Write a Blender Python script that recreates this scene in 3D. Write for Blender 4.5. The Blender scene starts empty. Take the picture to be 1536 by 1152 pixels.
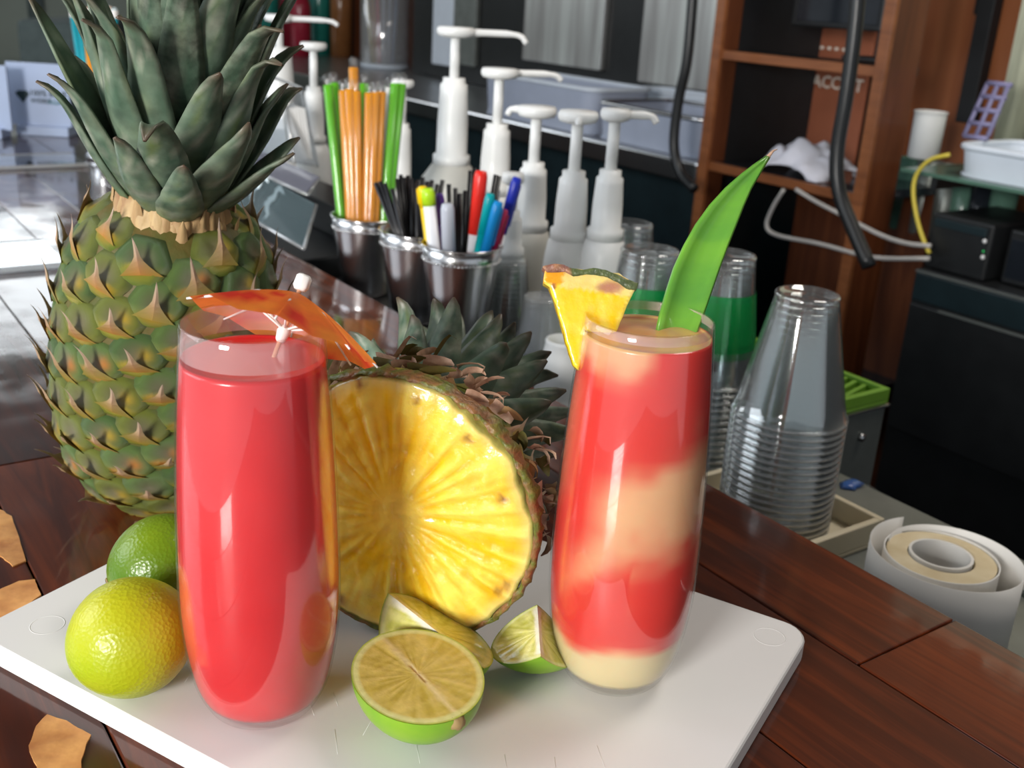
import bpy, bmesh, math, random
from mathutils import Vector, Matrix, noise
random.seed(7)
S = bpy.context.scene
PI = math.pi
# ---------------------------------------------------------------- camera (1536x1152 frame)
F, PITCH, ROLL, H = 1578.7, 0.355966, 0.059904, 0.305
FW = Vector((0, math.cos(PITCH), -math.sin(PITCH)))
_r0 = Vector((1, 0, 0)); _u0 = _r0.cross(FW)
RT = math.cos(ROLL)*_r0 + math.sin(ROLL)*_u0
UP = -math.sin(ROLL)*_r0 + math.cos(ROLL)*_u0
EYE = Vector((0, 0, H))
cd = bpy.data.cameras.new('camera'); cam = bpy.data.objects.new('camera', cd)
S.collection.objects.link(cam); S.camera = cam
cam.matrix_world = Matrix(((RT.x, UP.x, -FW.x, 0), (RT.y, UP.y, -FW.y, 0), (RT.z, UP.z, -FW.z, H), (0, 0, 0, 1)))
cd.sensor_width = 36; cd.lens = F/1536*36; cd.clip_start = .01
cd.dof.use_dof = True; cd.dof.focus_distance = .47; cd.dof.aperture_fstop = 15
# ---------------------------------------------------------------- world, lights, exposure
S.view_settings.view_transform = 'Standard'; S.view_settings.look = 'None'
S.view_settings.gamma = 1; S.view_settings.use_curve_mapping = False
S.view_settings.exposure = 0.0
S.cycles.use_denoising = True
S.cycles.transparent_max_bounces = 96
S.cycles.max_bounces = 10; S.cycles.transmission_bounces = 8; S.cycles.sample_clamp_indirect = 6
w = bpy.data.worlds.new('world'); S.world = w; w.use_nodes = True
bg = w.node_tree.nodes['Background']; bg.inputs[0].default_value = (.86, .93, 1.0, 1); bg.inputs[1].default_value = .55
def area(name, loc, target, size, power, col):
    l = bpy.data.lights.new(name, 'AREA'); l.shape = 'RECTANGLE'; l.size, l.size_y = size; l.energy = power; l.color = col
    o = bpy.data.objects.new(name, l); S.collection.objects.link(o); o.location = loc
    o.rotation_euler = (Vector(target)-Vector(loc)).to_track_quat('-Z', 'Y').to_euler(); return o
KEYD = Vector((-.52, -.85, 0)).normalized()
area('window_daylight', Vector((0, .4, .1)) + KEYD*2.3 + Vector((0, 0, .55)), (0, .45, .1), (.6, .5), 80, (1.0, .97, .93))
area('side_daylight', (-2.4, .5, 1.1), (0, .6, 0), (1.6, 1.4), 34, (.85, .93, 1.0))
area('back_bar_fill_light', (.9, 1.1, 1.62), (.9, 1.3, 0), (.6, .6), 17, (1, .94, .86))  # added fill that brightens the back bar, with no fixture behind it
# ---------------------------------------------------------------- measuring helpers (pixels of the photo -> points of the place)
def ray(px, py): return FW + (px-768)/F*RT - (py-576)/F*UP
def gp(px, py, z=0.0):
    d = ray(px, py); return EYE + d*((z-H)/d.z)
def dp(px, py, depth): return EYE + ray(px, py)*depth
E0 = Vector((.27118, .46397, 0)); U = Vector((-.58319, .81233, 0)); N = Vector((-.81233, -.58319, 0))
def BF(s, t, z=0.0): return E0 + U*s + N*t + Vector((0, 0, z))
def onT(px, py, T):
    d = ray(px, py); k = (T-(EYE-E0).dot(N))/d.dot(N); P = EYE + d*k
    return P
def st(P): q = P-E0; return q.dot(U), q.dot(N)
BARROT = math.atan2(U.y, U.x)
# ---------------------------------------------------------------- materials
M = {}
def _nodes(name):
    m = bpy.data.materials.new(name); m.use_nodes = True; M[name] = m
    nt = m.node_tree; return m, nt, nt.nodes['Principled BSDF'], nt.nodes['Material Output']
def mk(name, col, rough=.5, metal=0, var=.12, scale=25, bump=0, coat=0, sss=0, sssr=(.01, .005, .003), ior=1.45, col2=None, stretch=(1, 1, 1), spec=.5, transl=0, aniso=0, emit=0):
    m, nt, p, out = _nodes(name); n = nt.nodes; L = nt.links
    tc = n.new('ShaderNodeTexCoord'); mp = n.new('ShaderNodeMapping'); mp.inputs['Scale'].default_value = stretch
    nz = n.new('ShaderNodeTexNoise'); nz.inputs['Scale'].default_value = scale; nz.inputs['Detail'].default_value = 4
    L.new(tc.outputs['Object'], mp.inputs[0]); L.new(mp.outputs[0], nz.inputs['Vector'])
    cr = n.new('ShaderNodeValToRGB'); c2 = col2 or tuple(c*(1-var) for c in col); c1 = col if col2 else tuple(min(1, c*(1+var*.6)) for c in col)
    cr.color_ramp.elements[0].position = .3; cr.color_ramp.elements[1].position = .7
    cr.color_ramp.elements[0].color = (*c2, 1); cr.color_ramp.elements[1].color = (*c1, 1)
    L.new(nz.outputs['Fac'], cr.inputs[0]); L.new(cr.outputs[0], p.inputs['Base Color'])
    p.inputs['Roughness'].default_value = rough; p.inputs['Metallic'].default_value = metal; p.inputs['IOR'].default_value = ior
    p.inputs['Coat Weight'].default_value = coat; p.inputs['Coat Roughness'].default_value = .04
    p.inputs['Specular IOR Level'].default_value = spec; p.inputs['Anisotropic'].default_value = aniso
    if sss:
        p.inputs['Subsurface Weight'].default_value = sss; p.inputs['Subsurface Radius'].default_value = sssr; p.inputs['Subsurface Scale'].default_value = 1
    if bump:
        b = n.new('ShaderNodeBump'); b.inputs['Strength'].default_value = bump; b.inputs['Distance'].default_value = .002
        L.new(nz.outputs['Fac'], b.inputs['Height']); L.new(b.outputs[0], p.inputs['Normal'])
    if emit:
        p.inputs['Emission Color'].default_value = (*col, 1); p.inputs['Emission Strength'].default_value = emit
    if transl:
        t = n.new('ShaderNodeBsdfTranslucent'); L.new(cr.outputs[0], t.inputs[0]); mx = n.new('ShaderNodeMixShader'); mx.inputs[0].default_value = transl
        L.new(p.outputs[0], mx.inputs[1]); L.new(t.outputs[0], mx.inputs[2]); L.new(mx.outputs[0], out.inputs[0])
    return m
def mkv(name, rough=.5, sss=0, sssr=(.01, .005, .003), var=.25, scale=150, bump=0, coat=0, transl=0):
    """painted by the mesh's own colour attribute (pigment), broken up by noise"""
    m = mk(name, (1, 1, 1), rough, sss=sss, sssr=sssr, var=var, scale=scale, bump=bump, coat=coat, transl=transl)
    nt = m.node_tree; n = nt.nodes; L = nt.links; p = n['Principled BSDF']; cr = next(x for x in n if x.type == 'VALTORGB')
    at = n.new('ShaderNodeAttribute'); at.attribute_name = 'Col'
    mx = n.new('ShaderNodeMix'); mx.data_type = 'RGBA'; mx.blend_type = 'MULTIPLY'; mx.inputs[0].default_value = 1
    L.new(at.outputs['Color'], mx.inputs[6]); L.new(cr.outputs[0], mx.inputs[7]); L.new(mx.outputs[2], p.inputs['Base Color'])
    for x in n:
        if x.type == 'BSDF_TRANSLUCENT': L.new(mx.outputs[2], x.inputs[0])
    return m
def mkglass(name, tint=(1, 1, 1), f0=.04, f1=.75, power=3.0, rough=.02, milk=0, milkcol=(.9, .9, .9)):
    """thin clear wall: transparent with edge-on reflection"""
    m, nt, p, out = _nodes(name); n = nt.nodes; L = nt.links
    lw = n.new('ShaderNodeLayerWeight'); lw.inputs['Blend'].default_value = .5
    pw = n.new('ShaderNodeMath'); pw.operation = 'POWER'; pw.inputs[1].default_value = power; L.new(lw.outputs['Facing'], pw.inputs[0])
    mr = n.new('ShaderNodeMapRange'); mr.inputs['To Min'].default_value = f0; mr.inputs['To Max'].default_value = f1; L.new(pw.outputs[0], mr.inputs[0])
    tr = n.new('ShaderNodeBsdfTransparent'); tr.inputs[0].default_value = (*tint, 1)
    gl = n.new('ShaderNodeBsdfGlossy'); gl.inputs['Roughness'].default_value = rough
    mx = n.new('ShaderNodeMixShader'); L.new(mr.outputs[0], mx.inputs[0]); L.new(tr.outputs[0], mx.inputs[1]); L.new(gl.outputs[0], mx.inputs[2])
    last = mx
    if milk:
        p.inputs['Base Color'].default_value = (*milkcol, 1); p.inputs['Roughness'].default_value = .3
        m2 = n.new('ShaderNodeMixShader'); m2.inputs[0].default_value = milk; L.new(mx.outputs[0], m2.inputs[1]); L.new(p.outputs[0], m2.inputs[2]); last = m2
    L.new(last.outputs[0], out.inputs[0]); return m
# wood of the bar top: reddish hardwood boards under thick glossy varnish
def mkwood(name, cols, coat, rough, rnd=.5, gs=(3, 60, 60)):
    m, nt, p, out = _nodes(name); n = nt.nodes; L = nt.links
    tc = n.new('ShaderNodeTexCoord'); oi = n.new('ShaderNodeObjectInfo')
    add = n.new('ShaderNodeVectorMath'); add.operation = 'ADD'
    sc = n.new('ShaderNodeVectorMath'); sc.operation = 'SCALE'; sc.inputs['Scale'].default_value = 40
    cx = n.new('ShaderNodeCombineXYZ'); 
    for k in range(3): L.new(oi.outputs['Random'], cx.inputs[k])
    L.new(cx.outputs[0], sc.inputs[0]); L.new(tc.outputs['Object'], add.inputs[0]); L.new(sc.outputs[0], add.inputs[1])
    mp = n.new('ShaderNodeMapping'); mp.inputs['Scale'].default_value = gs; L.new(add.outputs[0], mp.inputs[0])
    nz = n.new('ShaderNodeTexNoise'); nz.inputs['Scale'].default_value = 1; nz.inputs['Detail'].default_value = 7; nz.inputs['Roughness'].default_value = .6; nz.inputs['Distortion'].default_value = 1.2
    L.new(mp.outputs[0], nz.inputs['Vector'])
    ma = n.new('ShaderNodeMath'); ma.operation = 'MULTIPLY_ADD'; ma.inputs[1].default_value = rnd; L.new(oi.outputs['Random'], ma.inputs[0])
    sb = n.new('ShaderNodeMath'); sb.operation = 'MULTIPLY_ADD'; sb.inputs[1].default_value = 1.0; sb.inputs[2].default_value = -rnd/2; L.new(nz.outputs['Fac'], sb.inputs[0]); L.new(sb.outputs[0], ma.inputs[2])
    cr = n.new('ShaderNodeValToRGB'); e = cr.color_ramp.elements; e[0].position = .22; e[0].color = (*cols[0], 1); e[1].position = .8; e[1].color = (*cols[2], 1)
    x = e.new(.5); x.color = (*cols[1], 1); L.new(ma.outputs[0], cr.inputs[0]); L.new(cr.outputs[0], p.inputs['Base Color'])
    p.inputs['Specular IOR Level'].default_value = .12 if coat > .5 else .4
    p.inputs['Roughness'].default_value = rough; p.inputs['Coat Weight'].default_value = coat; p.inputs['Coat Roughness'].default_value = .06; p.inputs['Coat IOR'].default_value = 1.5
    n2 = n.new('ShaderNodeTexNoise'); n2.inputs['Scale'].default_value = 22; n2.inputs['Detail'].default_value = 6
    L.new(tc.outputs['Object'], n2.inputs['Vector']); b = n.new('ShaderNodeBump'); b.inputs['Strength'].default_value = .06; b.inputs['Distance'].default_value = .002
    L.new(n2.outputs['Fac'], b.inputs['Height']); L.new(b.outputs[0], p.inputs['Coat Normal'])
    mr = n.new('ShaderNodeMapRange'); mr.inputs['From Min'].default_value = .45; mr.inputs['From Max'].default_value = .75; mr.inputs['To Min'].default_value = .05; mr.inputs['To Max'].default_value = .22
    L.new(n2.outputs['Fac'], mr.inputs[0]); L.new(mr.outputs[0], p.inputs['Coat Roughness']); return m
mkwood('bar_wood', ((.018, .0035, .0015), (.056, .0095, .0025), (.15, .028, .005)), 1, .45, rnd=.35, gs=(5, 60, 60))
mkwood('cabinet_wood', ((.05, .014, .006), (.10, .028, .010), (.17, .052, .018)), .15, .4, rnd=.1, gs=(30, 30, 3))
mkwood('shelf_wood', ((.12, .038, .014), (.22, .075, .026), (.30, .11, .04)), .15, .35, rnd=.1, gs=(3, 30, 30))
mk('golden_wood', (.80, .40, .13), .55, col2=(.42, .15, .04), scale=60, bump=.4)
mk('groove', (.02, .008, .004), .6)
mk('board_white', (.75, .74, .73), .38, var=.03, scale=9, spec=.4)
mk('board_edge', (.80, .80, .79), .45, var=.02)
mkv('drink', .25, sss=.35, sssr=(.02, .006, .004), var=.05, scale=60, coat=.3)
mkglass('drinking_glass', (.985, .985, .985), .045, .5, 4, .01, milk=.012, milkcol=(.85, .72, .72))
mkglass('residue', (.97, .93, .93), .05, .4, 3, .15, milk=.26, milkcol=(.86, .60, .58))
mkglass('clear_cup', (.95, .97, .97), .12, .85, 1.8, .08, milk=.03)
mkglass('clear_cup_rim', (.85, .88, .88), .35, .9, 1.3, .1, milk=.22)
mkglass('cup_fogged', (.93, .95, .96), .08, .6, 2.2, .12, milk=.22)
mkglass('acrylic', (.93, .95, .97), .09, .85, 2.2, .03)
mkglass('acrylic_edge', (.75, .80, .82), .35, .9, 1.2, .08, milk=.25)
mkglass('acrylic_grey', (.9, .93, .95), .09, .85, 2.2, .03, milk=.30, milkcol=(.13, .20, .22))
mkglass('acrylic_mauve', (.9, .93, .95), .12, .85, 2.2, .03, milk=.45, milkcol=(.25, .25, .32))
mkglass('wrapper', (.98, .98, .98), .04, .6, 3, .12, milk=.02)
mkglass('band_green', (.12, .75, .30), .05, .5, 2.5, .1, milk=.35, milkcol=(.01, .40, .10))
mk('foam_white', (.80, .81, .80), .5, var=.04, transl=.15)
mk('plastic_white', (.82, .83, .82), .35, var=.05, scale=8, sss=.15, sssr=(.01, .01, .01))
mk('plastic_cream', (.66, .65, .60), .4, var=.08, scale=14, transl=.15)
mk('steel', (.62, .62, .63), .22, 1, var=.12, scale=6, stretch=(1, 1, .1))
mk('steel_bead', (.75, .75, .75), .2, 1)
mk('steel_brushed', (.50, .51, .52), .33, 1, var=.2, scale=40, stretch=(.05, .05, 4))
mk('steel_streaky', (.78, .80, .77), .38, .8, col2=(.30, .27, .27), scale=9, stretch=(2.2, 1, .12))
mkwood('panel_wood', ((.16, .045, .016), (.27, .085, .03), (.34, .12, .045)), .1, .5, rnd=.1, gs=(14, 14, 1.5))
mk('steel_dull', (.20, .215, .20), .45, .6, var=.15)
mk('black_plastic', (.012, .013, .014), .35, var=.2)
mk('black_matte', (.010, .011, .013), .6, var=.2)
mk('black_shiny', (.012, .015, .020), .12, var=.2)
mk('dark_teal', (.008, .018, .022), .35, var=.2)
mk('floor_dark', (.018, .014, .012), .7, var=.3, scale=8)
mk('lime_skin', (.33, .42, .010), .33, col2=(.48, .46, .012), scale=14, bump=.12, sss=.1, sssr=(.004, .006, .001))
mk('lime_skin_dark', (.075, .16, .006), .3, col2=(.16, .24, .008), scale=22, bump=.15)
for nm_ in ('lime_skin', 'lime_skin_dark'):
    nt_ = M[nm_].node_tree; b_ = next(x for x in nt_.nodes if x.type == 'BUMP'); z_ = nt_.nodes.new('ShaderNodeTexVoronoi'); z_.inputs['Scale'].default_value = 620; tc_ = next(x for x in nt_.nodes if x.type == 'TEX_COORD')
    nt_.links.new(tc_.outputs['Object'], z_.inputs['Vector']); nt_.links.new(z_.outputs['Distance'], b_.inputs['Height']); b_.inputs['Distance'].default_value = .0006; b_.inputs['Strength'].default_value = .35
mk('lime_peel', (.13, .32, .012), .3, col2=(.24, .40, .02), scale=40, bump=.12)
mkv('lime_flesh', .18, sss=.35, sssr=(.008, .007, .001), var=.18, scale=260, bump=.15, coat=.4)
mk('stem_scar', (.30, .20, .08), .7, bump=.5)
mkv('eye_skin', .42, var=.45, scale=420, bump=.5)
mk('spine_dry', (.62, .42, .30), .6, col2=(.34, .20, .13), scale=200)
mk('pine_body', (.07, .085, .015), .6, col2=(.12, .075, .015), scale=90, bump=.6)
mk('neck_dry', (.56, .41, .20), .6, col2=(.26, .13, .05), scale=90, stretch=(1, 1, .25), bump=.7)
mkv('crown_leaf', .42, var=.55, scale=75, bump=.35, transl=.10)
mkv('crown_leaf_pale', .5, var=.75, scale=110, bump=.4, transl=.10)
mk('garnish_leaf', (.20, .46, .05), .3, col2=(.10, .30, .05), scale=16, stretch=(.3, 3, 3), sss=.15, sssr=(.003, .006, .001), transl=.15, coat=.2)
mkv('pine_flesh', .22, sss=.45, sssr=(.012, .008, .002), var=.12, scale=130, bump=.5, coat=.4)
mk('paper_orange', (.95, .22, .01), .5, col2=(.90, .10, .01), scale=90, transl=.45)
mk('pick_white', (.85, .83, .80), .5, var=.05)
mk('pick_wood', (.80, .42, .25), .6)
mk('straw_green', (.16, .62, .03), .25, var=.05, transl=.25)
mk('straw_orange', (.92, .38, .03), .25, var=.08, transl=.25)
mk('straw_teal', (.03, .45, .55), .3, var=.05, transl=.25)
mk('straw_black', (.010, .010, .012), .3)
for nm, c in dict(pen_red=(.85, .03, .02), pen_blue=(.01, .30, .75), pen_teal=(.0, .42, .45), pen_navy=(.02, .04, .50), pen_yellow=(.90, .60, .0), pen_lime=(.45, .75, .02), pen_white=(.80, .81, .85), pen_crimson=(.40, .02, .08), pen_grey=(.55, .58, .66), pen_purple=(.10, .04, .30)).items(): mk(nm, c, .3, var=.04)
mk('frost_white', (.80, .92, .98), .6)
mk('napkin_white', (.85, .86, .86), .7, var=.04)
mk('tape_paper', (.72, .70, .66), .6, var=.04)
mk('tape_side', (.72, .62, .42), .6, col2=(.60, .48, .28), scale=60)
mk('tray_cream', (.62, .55, .40), .45, var=.05)
mk('mat_green', (.16, .34, .03), .5, var=.08)
mk('card_blue', (.38, .46, .64), .4, var=.03)
mk('card_text', (.01, .03, .035), .5)
mk('card_text_teal', (.01, .16, .18), .5)
mk('ceiling_wood', (.05, .035, .03), .7, var=.3, scale=6)
mk('wall_grey', (.30, .35, .31), .8, var=.1, scale=3)
mk('cover_grey', (.09, .12, .12), .8, var=.15)
mk('sign_brown', (.28, .09, .045), .5, var=.15, scale=12)
mk('sign_letters', (.72, .66, .58), .6)
mk('cloth_white', (.66, .66, .74), .8, var=.08)
mk('cloth_cream', (.55, .56, .42), .85, var=.2, stretch=(6, 6, .4))
mk('lattice_purple', (.20, .19, .33), .5)
mk('cable_grey', (.42, .40, .38), .5)
mk('cable_yellow', (.60, .48, .06), .5)
mk('enamel_white', (.62, .68, .76), .4, var=.03)
mk('tray_blue', (.36, .40, .50), .3, var=.05)
mk('green_glass', (.08, .16, .12), .2)
mk('red_glass', (.30, .02, .04), .2); mk('teal_glass', (.02, .20, .16), .2); mk('yellow_lid', (.75, .65, .12), .4); mk('amber_glass', (.22, .09, .03), .2)
mk('indicator_white', (.8, .8, .8), .4); mk('indicator_green', (.05, .8, .2), .4, emit=1)
mk('blue_gel', (.05, .12, .35), .15)
mkglass('jar_glass', (.9, .93, .95), .12, .8, 2, .05, milk=.15)
mk('daylight_pane', (.90, .96, 1.0), .5, emit=3.6)
# ---------------------------------------------------------------- mesh helpers
C = S.collection
def link(name, me, mat, parent=None, loc=None, rot=None, smooth=True):
    o = bpy.data.objects.new(name, me); C.objects.link(o)
    if mat is not None:
        for m in (mat if isinstance(mat, (list, tuple)) else [mat]): me.materials.append(M[m] if isinstance(m, str) else m)
    if parent is not None: o.parent = parent
    if loc is not None: o.location = loc
    if rot is not None: o.rotation_euler = rot
    if smooth:
        for p in me.polygons: p.use_smooth = True
    return o
def tag(o, label, cat, group=None):
    o['label'] = label; o['category'] = cat
    if group: o['group'] = group
    return o
def thing(name, label, cat, loc=(0, 0, 0), rot=None, group=None):
    o = bpy.data.objects.new(name, None); C.objects.link(o); o.location = loc
    if rot is not None:
        if isinstance(rot, Matrix): o.rotation_euler = rot.to_euler()
        else: o.rotation_euler = rot
    o.empty_display_size = .02
    return tag(o, label, cat, group)
def struct(o): o['kind'] = 'structure'; return o
def pyd(verts, faces, cols=None, name='m'):
    me = bpy.data.meshes.new(name); me.from_pydata([tuple(v) for v in verts], [], faces); me.update()
    if cols:
        a = me.color_attributes.new('Col', 'FLOAT_COLOR', 'POINT')
        for i, c in enumerate(cols): a.data[i].color = (c[0], c[1], c[2], 1)
    return me
def box(sx, sy, sz, bev=0, o=(0, 0, 0), seg=2):
    bm = bmesh.new(); bmesh.ops.create_cube(bm, size=1)
    for v in bm.verts: v.co = Vector((v.co.x*sx+o[0], v.co.y*sy+o[1], v.co.z*sz+o[2]))
    if bev: bmesh.ops.bevel(bm, geom=bm.edges[:], offset=bev, segments=seg, affect='EDGES', profile=.5)
    me = bpy.data.meshes.new('box'); bm.to_mesh(me); bm.free(); return me
def lathe(prof, seg=40, fn=None, colf=None):
    vs, fs, cs = [], [], []; rows = []
    for (r, z) in prof:
        if r <= 1e-6: rows.append([len(vs)]); vs.append((0, 0, z))
        else:
            row = []
            for i in range(seg):
                a = 2*PI*i/seg; rr = r*(fn(a, z) if fn else 1); row.append(len(vs)); vs.append((rr*math.cos(a), rr*math.sin(a), z))
            rows.append(row)
    for a, b in zip(rows, rows[1:]):
        if len(a) == 1 and len(b) == 1: continue
        for i in range(seg):
            j = (i+1) % seg
            if len(a) == 1: fs.append((a[0], b[j], b[i]))
            elif len(b) == 1: fs.append((a[i], a[j], b[0]))
            else: fs.append((a[i], a[j], b[j], b[i]))
    return pyd(vs, fs, [colf(Vector(v)) for v in vs] if colf else None)
def tube(pts, rad, seg=10, cap=True, flat=1.0):
    pts = [Vector(p) for p in pts]; n = len(pts); rr = rad if isinstance(rad, (list, tuple)) else [rad]*n
    vs, fs = [], []; t0 = (pts[1]-pts[0]).normalized(); nrm = t0.orthogonal().normalized()
    for i, p in enumerate(pts):
        t = (pts[min(i+1, n-1)]-pts[max(i-1, 0)]).normalized(); nrm = (nrm-t*nrm.dot(t)).normalized(); b = t.cross(nrm)
        for k in range(seg):
            a = 2*PI*k/seg; vs.append(p+(nrm*math.cos(a)*flat+b*math.sin(a))*rr[i])
    for i in range(n-1):
        for k in range(seg):
            j = (k+1) % seg; fs.append((i*seg+k, i*seg+j, (i+1)*seg+j, (i+1)*seg+k))
    if cap: fs.append(tuple(range(seg))[::-1]); fs.append(tuple((n-1)*seg+k for k in range(seg)))
    return pyd(vs, fs)
def curve(pts, n=24):
    pts = [Vector(p) for p in pts]; out = []; P = [2*pts[0]-pts[1]]+pts+[2*pts[-1]-pts[-2]]
    segs = len(pts)-1
    for i in range(segs):
        a, b, c, d = P[i:i+4]; m = max(2, n//segs)
        for k in range(m):
            t = k/m; out.append(.5*((2*b)+(c-a)*t+(2*a-5*b+4*c-d)*t*t+(3*b-a-3*c+d)*t**3))
    out.append(pts[-1]); return out
def prism(poly, depth, bev=0):
    """polygon in local xz, extruded along y"""
    bm = bmesh.new(); vs = [bm.verts.new((x, -depth/2, z)) for x, z in poly]; f = bm.faces.new(vs)
    g = bmesh.ops.extrude_face_region(bm, geom=[f]); bmesh.ops.translate(bm, verts=[v for v in g['geom'] if isinstance(v, bmesh.types.BMVert)], vec=(0, depth, 0))
    bmesh.ops.recalc_face_normals(bm, faces=bm.faces)
    if bev: bmesh.ops.bevel(bm, geom=bm.edges[:], offset=bev, segments=2, affect='EDGES', profile=.5)
    me = bpy.data.meshes.new('prism'); bm.to_mesh(me); bm.free(); return me
def quadbox(P0, P1, P2, P3, thick):
    """a flat plate on four points with thickness away along its normal"""
    P = [Vector(p) for p in (P0, P1, P2, P3)]; nn = (P[1]-P[0]).cross(P[3]-P[0]).normalized()*thick
    vs = P+[p+nn for p in P]; fs = [(0, 1, 2, 3), (7, 6, 5, 4), (0, 4, 5, 1), (1, 5, 6, 2), (2, 6, 7, 3), (3, 7, 4, 0)]
    bm = bmesh.new(); v = [bm.verts.new(x) for x in vs]
    for f in fs: bm.faces.new([v[i] for i in f])
    bmesh.ops.recalc_face_normals(bm, faces=bm.faces); me = bpy.data.meshes.new('plate'); bm.to_mesh(me); bm.free(); return me
def align(axis, up_hint=Vector((0, 0, 1))):
    """rotation with local z along axis and local x to the right of up_hint"""
    z = Vector(axis).normalized(); x = up_hint.cross(z)
    if x.length < 1e-4: x = Vector((1, 0, 0))
    x.normalize(); y = z.cross(x); return Matrix((x, y, z)).transposed()
def text(body, size, mat, parent, loc, rot, name='lettering', align_x='CENTER', ext=.0003):
    c = bpy.data.curves.new('t', 'FONT'); c.body = body; c.size = size; c.extrude = ext; c.offset = size*.012; c.align_x = align_x; c.align_y = 'CENTER'; c.resolution_u = 2
    o = bpy.data.objects.new('t', c); C.objects.link(o); dg = bpy.context.evaluated_depsgraph_get(); dg.update()
    me = bpy.data.meshes.new_from_object(o.evaluated_get(dg)); bpy.data.objects.remove(o)
    me.materials.clear(); return link(name, me, mat, parent, loc, rot, smooth=False)
ORD = ['topmost', 'second', 'third', 'fourth', 'fifth', 'sixth', 'seventh', 'eighth', 'ninth', 'tenth', 'eleventh', 'twelfth', 'thirteenth', 'fourteenth', 'fifteenth', 'sixteenth', 'seventeenth', 'eighteenth', 'nineteenth', 'twentieth']
ZB = .012   # top of the cutting board
# ================================================================ SETTING
def bfbox(name, s0, s1, t0, t1, z0, z1, mat, parent=None, bev=0):
    me = box(abs(s1-s0), abs(t1-t0), z1-z0, bev); o = link(name, me, mat, parent, smooth=False)
    P = BF((s0+s1)/2, (t0+t1)/2, (z0+z1)/2)
    if parent is None: o.location = P; o.rotation_euler = (0, 0, BARROT)
    else:
        o.matrix_parent_inverse = Matrix.Identity(4); pm = parent.matrix_basis
        o.matrix_basis = pm.inverted() @ (Matrix.Translation(P) @ Matrix.Rotation(BARROT, 4, 'Z'))
    return o
FZ = -1.07
struct(bfbox('floor', -3, 5.5, -1.9, 2.6, FZ-.05, FZ, 'floor_dark'))
struct(bfbox('wall_back', -3, 5.5, -1.95, -1.85, FZ, 1.75, 'black_matte'))
struct(bfbox('ceiling', -3, 5.5, -1.95, 2.6, 1.75, 1.82, 'ceiling_wood'))
struct(bfbox('wall_far', 5.4, 5.5, -1.9, 2.6, FZ, 1.75, 'wall_grey'))
# bright window in the far wall
win = struct(thing('window_1', 'x', 'x')); del win['label']; del win['category']
bfbox('pane', 5.36, 5.37, -.65, 2.3, .84, 1.56, 'daylight_pane', win)
for a in (-.70, .05, .8, 1.55, 2.3): bfbox('window_frame', 5.32, 5.37, a, a+.05, .78, 1.62, 'wall_grey', win)
for a in (.78, 1.56): bfbox('window_frame', 5.32, 5.37, -.70, 2.35, a, a+.06, 'wall_grey', win)
# bar counter: boards side by side, top at z = 0
bar = thing('bar_counter', 'long varnished red-brown wooden bar top that everything in front stands on', 'bar counter', BF(0, 0, -.04), (0, 0, BARROT))
bfbox('counter_base', -.6, 4.2, .004, .66, -.045, -.0285, 'groove', bar)
bfbox('bar_front', -.6, 4.2, .05, .62, FZ, -.045, 'cabinet_wood', bar)
PW = .082
cuts = {0: [.04, .48, .93, 1.4, 1.9, 2.5], 1: [-.2, .27, .71, 1.2, 1.7, 2.2], 2: [.0, .45, .9, 1.35, 1.85, 2.4], 3: [-.15, .2, .66, 1.1, 1.6, 2.1], 4: [.03, .47, .95, 1.42, 2.0], 5: [-.1, .31, .8, 1.3, 1.8], 6: [.1, .6, 1.1], 7: [0, .5, 1.0]}
for row in range(8):
    c = [-.6]+cuts[row]+[4.2]
    for a, b in zip(c, c[1:]):
        o = bfbox('plank', a+.0005, b-.0005, row*PW+.0004, (row+1)*PW-.0004, -.028, random.uniform(-.0003, 0), 'bar_wood', bar, bev=.0009)
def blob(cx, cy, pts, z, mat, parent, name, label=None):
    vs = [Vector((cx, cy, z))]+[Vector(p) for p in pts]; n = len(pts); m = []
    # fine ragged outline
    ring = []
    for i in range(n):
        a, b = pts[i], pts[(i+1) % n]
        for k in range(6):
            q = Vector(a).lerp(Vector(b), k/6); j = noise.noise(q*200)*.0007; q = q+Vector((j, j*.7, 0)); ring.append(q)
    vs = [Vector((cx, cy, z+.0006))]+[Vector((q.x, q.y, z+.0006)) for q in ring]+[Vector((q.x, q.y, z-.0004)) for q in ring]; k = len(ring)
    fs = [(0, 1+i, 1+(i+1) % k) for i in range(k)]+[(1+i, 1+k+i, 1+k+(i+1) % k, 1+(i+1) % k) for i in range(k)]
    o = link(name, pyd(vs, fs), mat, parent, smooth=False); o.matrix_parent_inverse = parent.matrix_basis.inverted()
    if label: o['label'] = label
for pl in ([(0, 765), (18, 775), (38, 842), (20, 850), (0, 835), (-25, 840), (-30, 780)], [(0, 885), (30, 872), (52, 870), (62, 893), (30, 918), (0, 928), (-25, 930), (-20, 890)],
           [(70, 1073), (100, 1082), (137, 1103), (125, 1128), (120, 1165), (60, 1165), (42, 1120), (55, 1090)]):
    pts = [gp(x, y, 0) for x, y in pl]; c = sum(pts, Vector())/len(pts); blob(c.x, c.y, pts, -0.0001, 'golden_wood', bar, 'golden_patch', 'irregular golden-orange patch on the bar boards')  # flat golden-orange patches with ragged outlines set on the boards
# lower service ledge behind the bar
rail = thing('service_ledge', 'low stainless service ledge running behind the bar below its edge', 'ledge', BF(0, -.15, -.12), (0, 0, BARROT))
bfbox('ledge_floor', -.6, 2.6, -.003, -.235, -.125, -.10, 'steel_dull', rail)
bfbox('ledge_lip', -.6, 2.6, -.235, -.28, -.125, -.094, 'steel_dull', rail, bev=.003)
bfbox('ledge_cabinet', -.6, 2.6, -.003, -.26, FZ, -.125, 'black_matte', rail)
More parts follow.
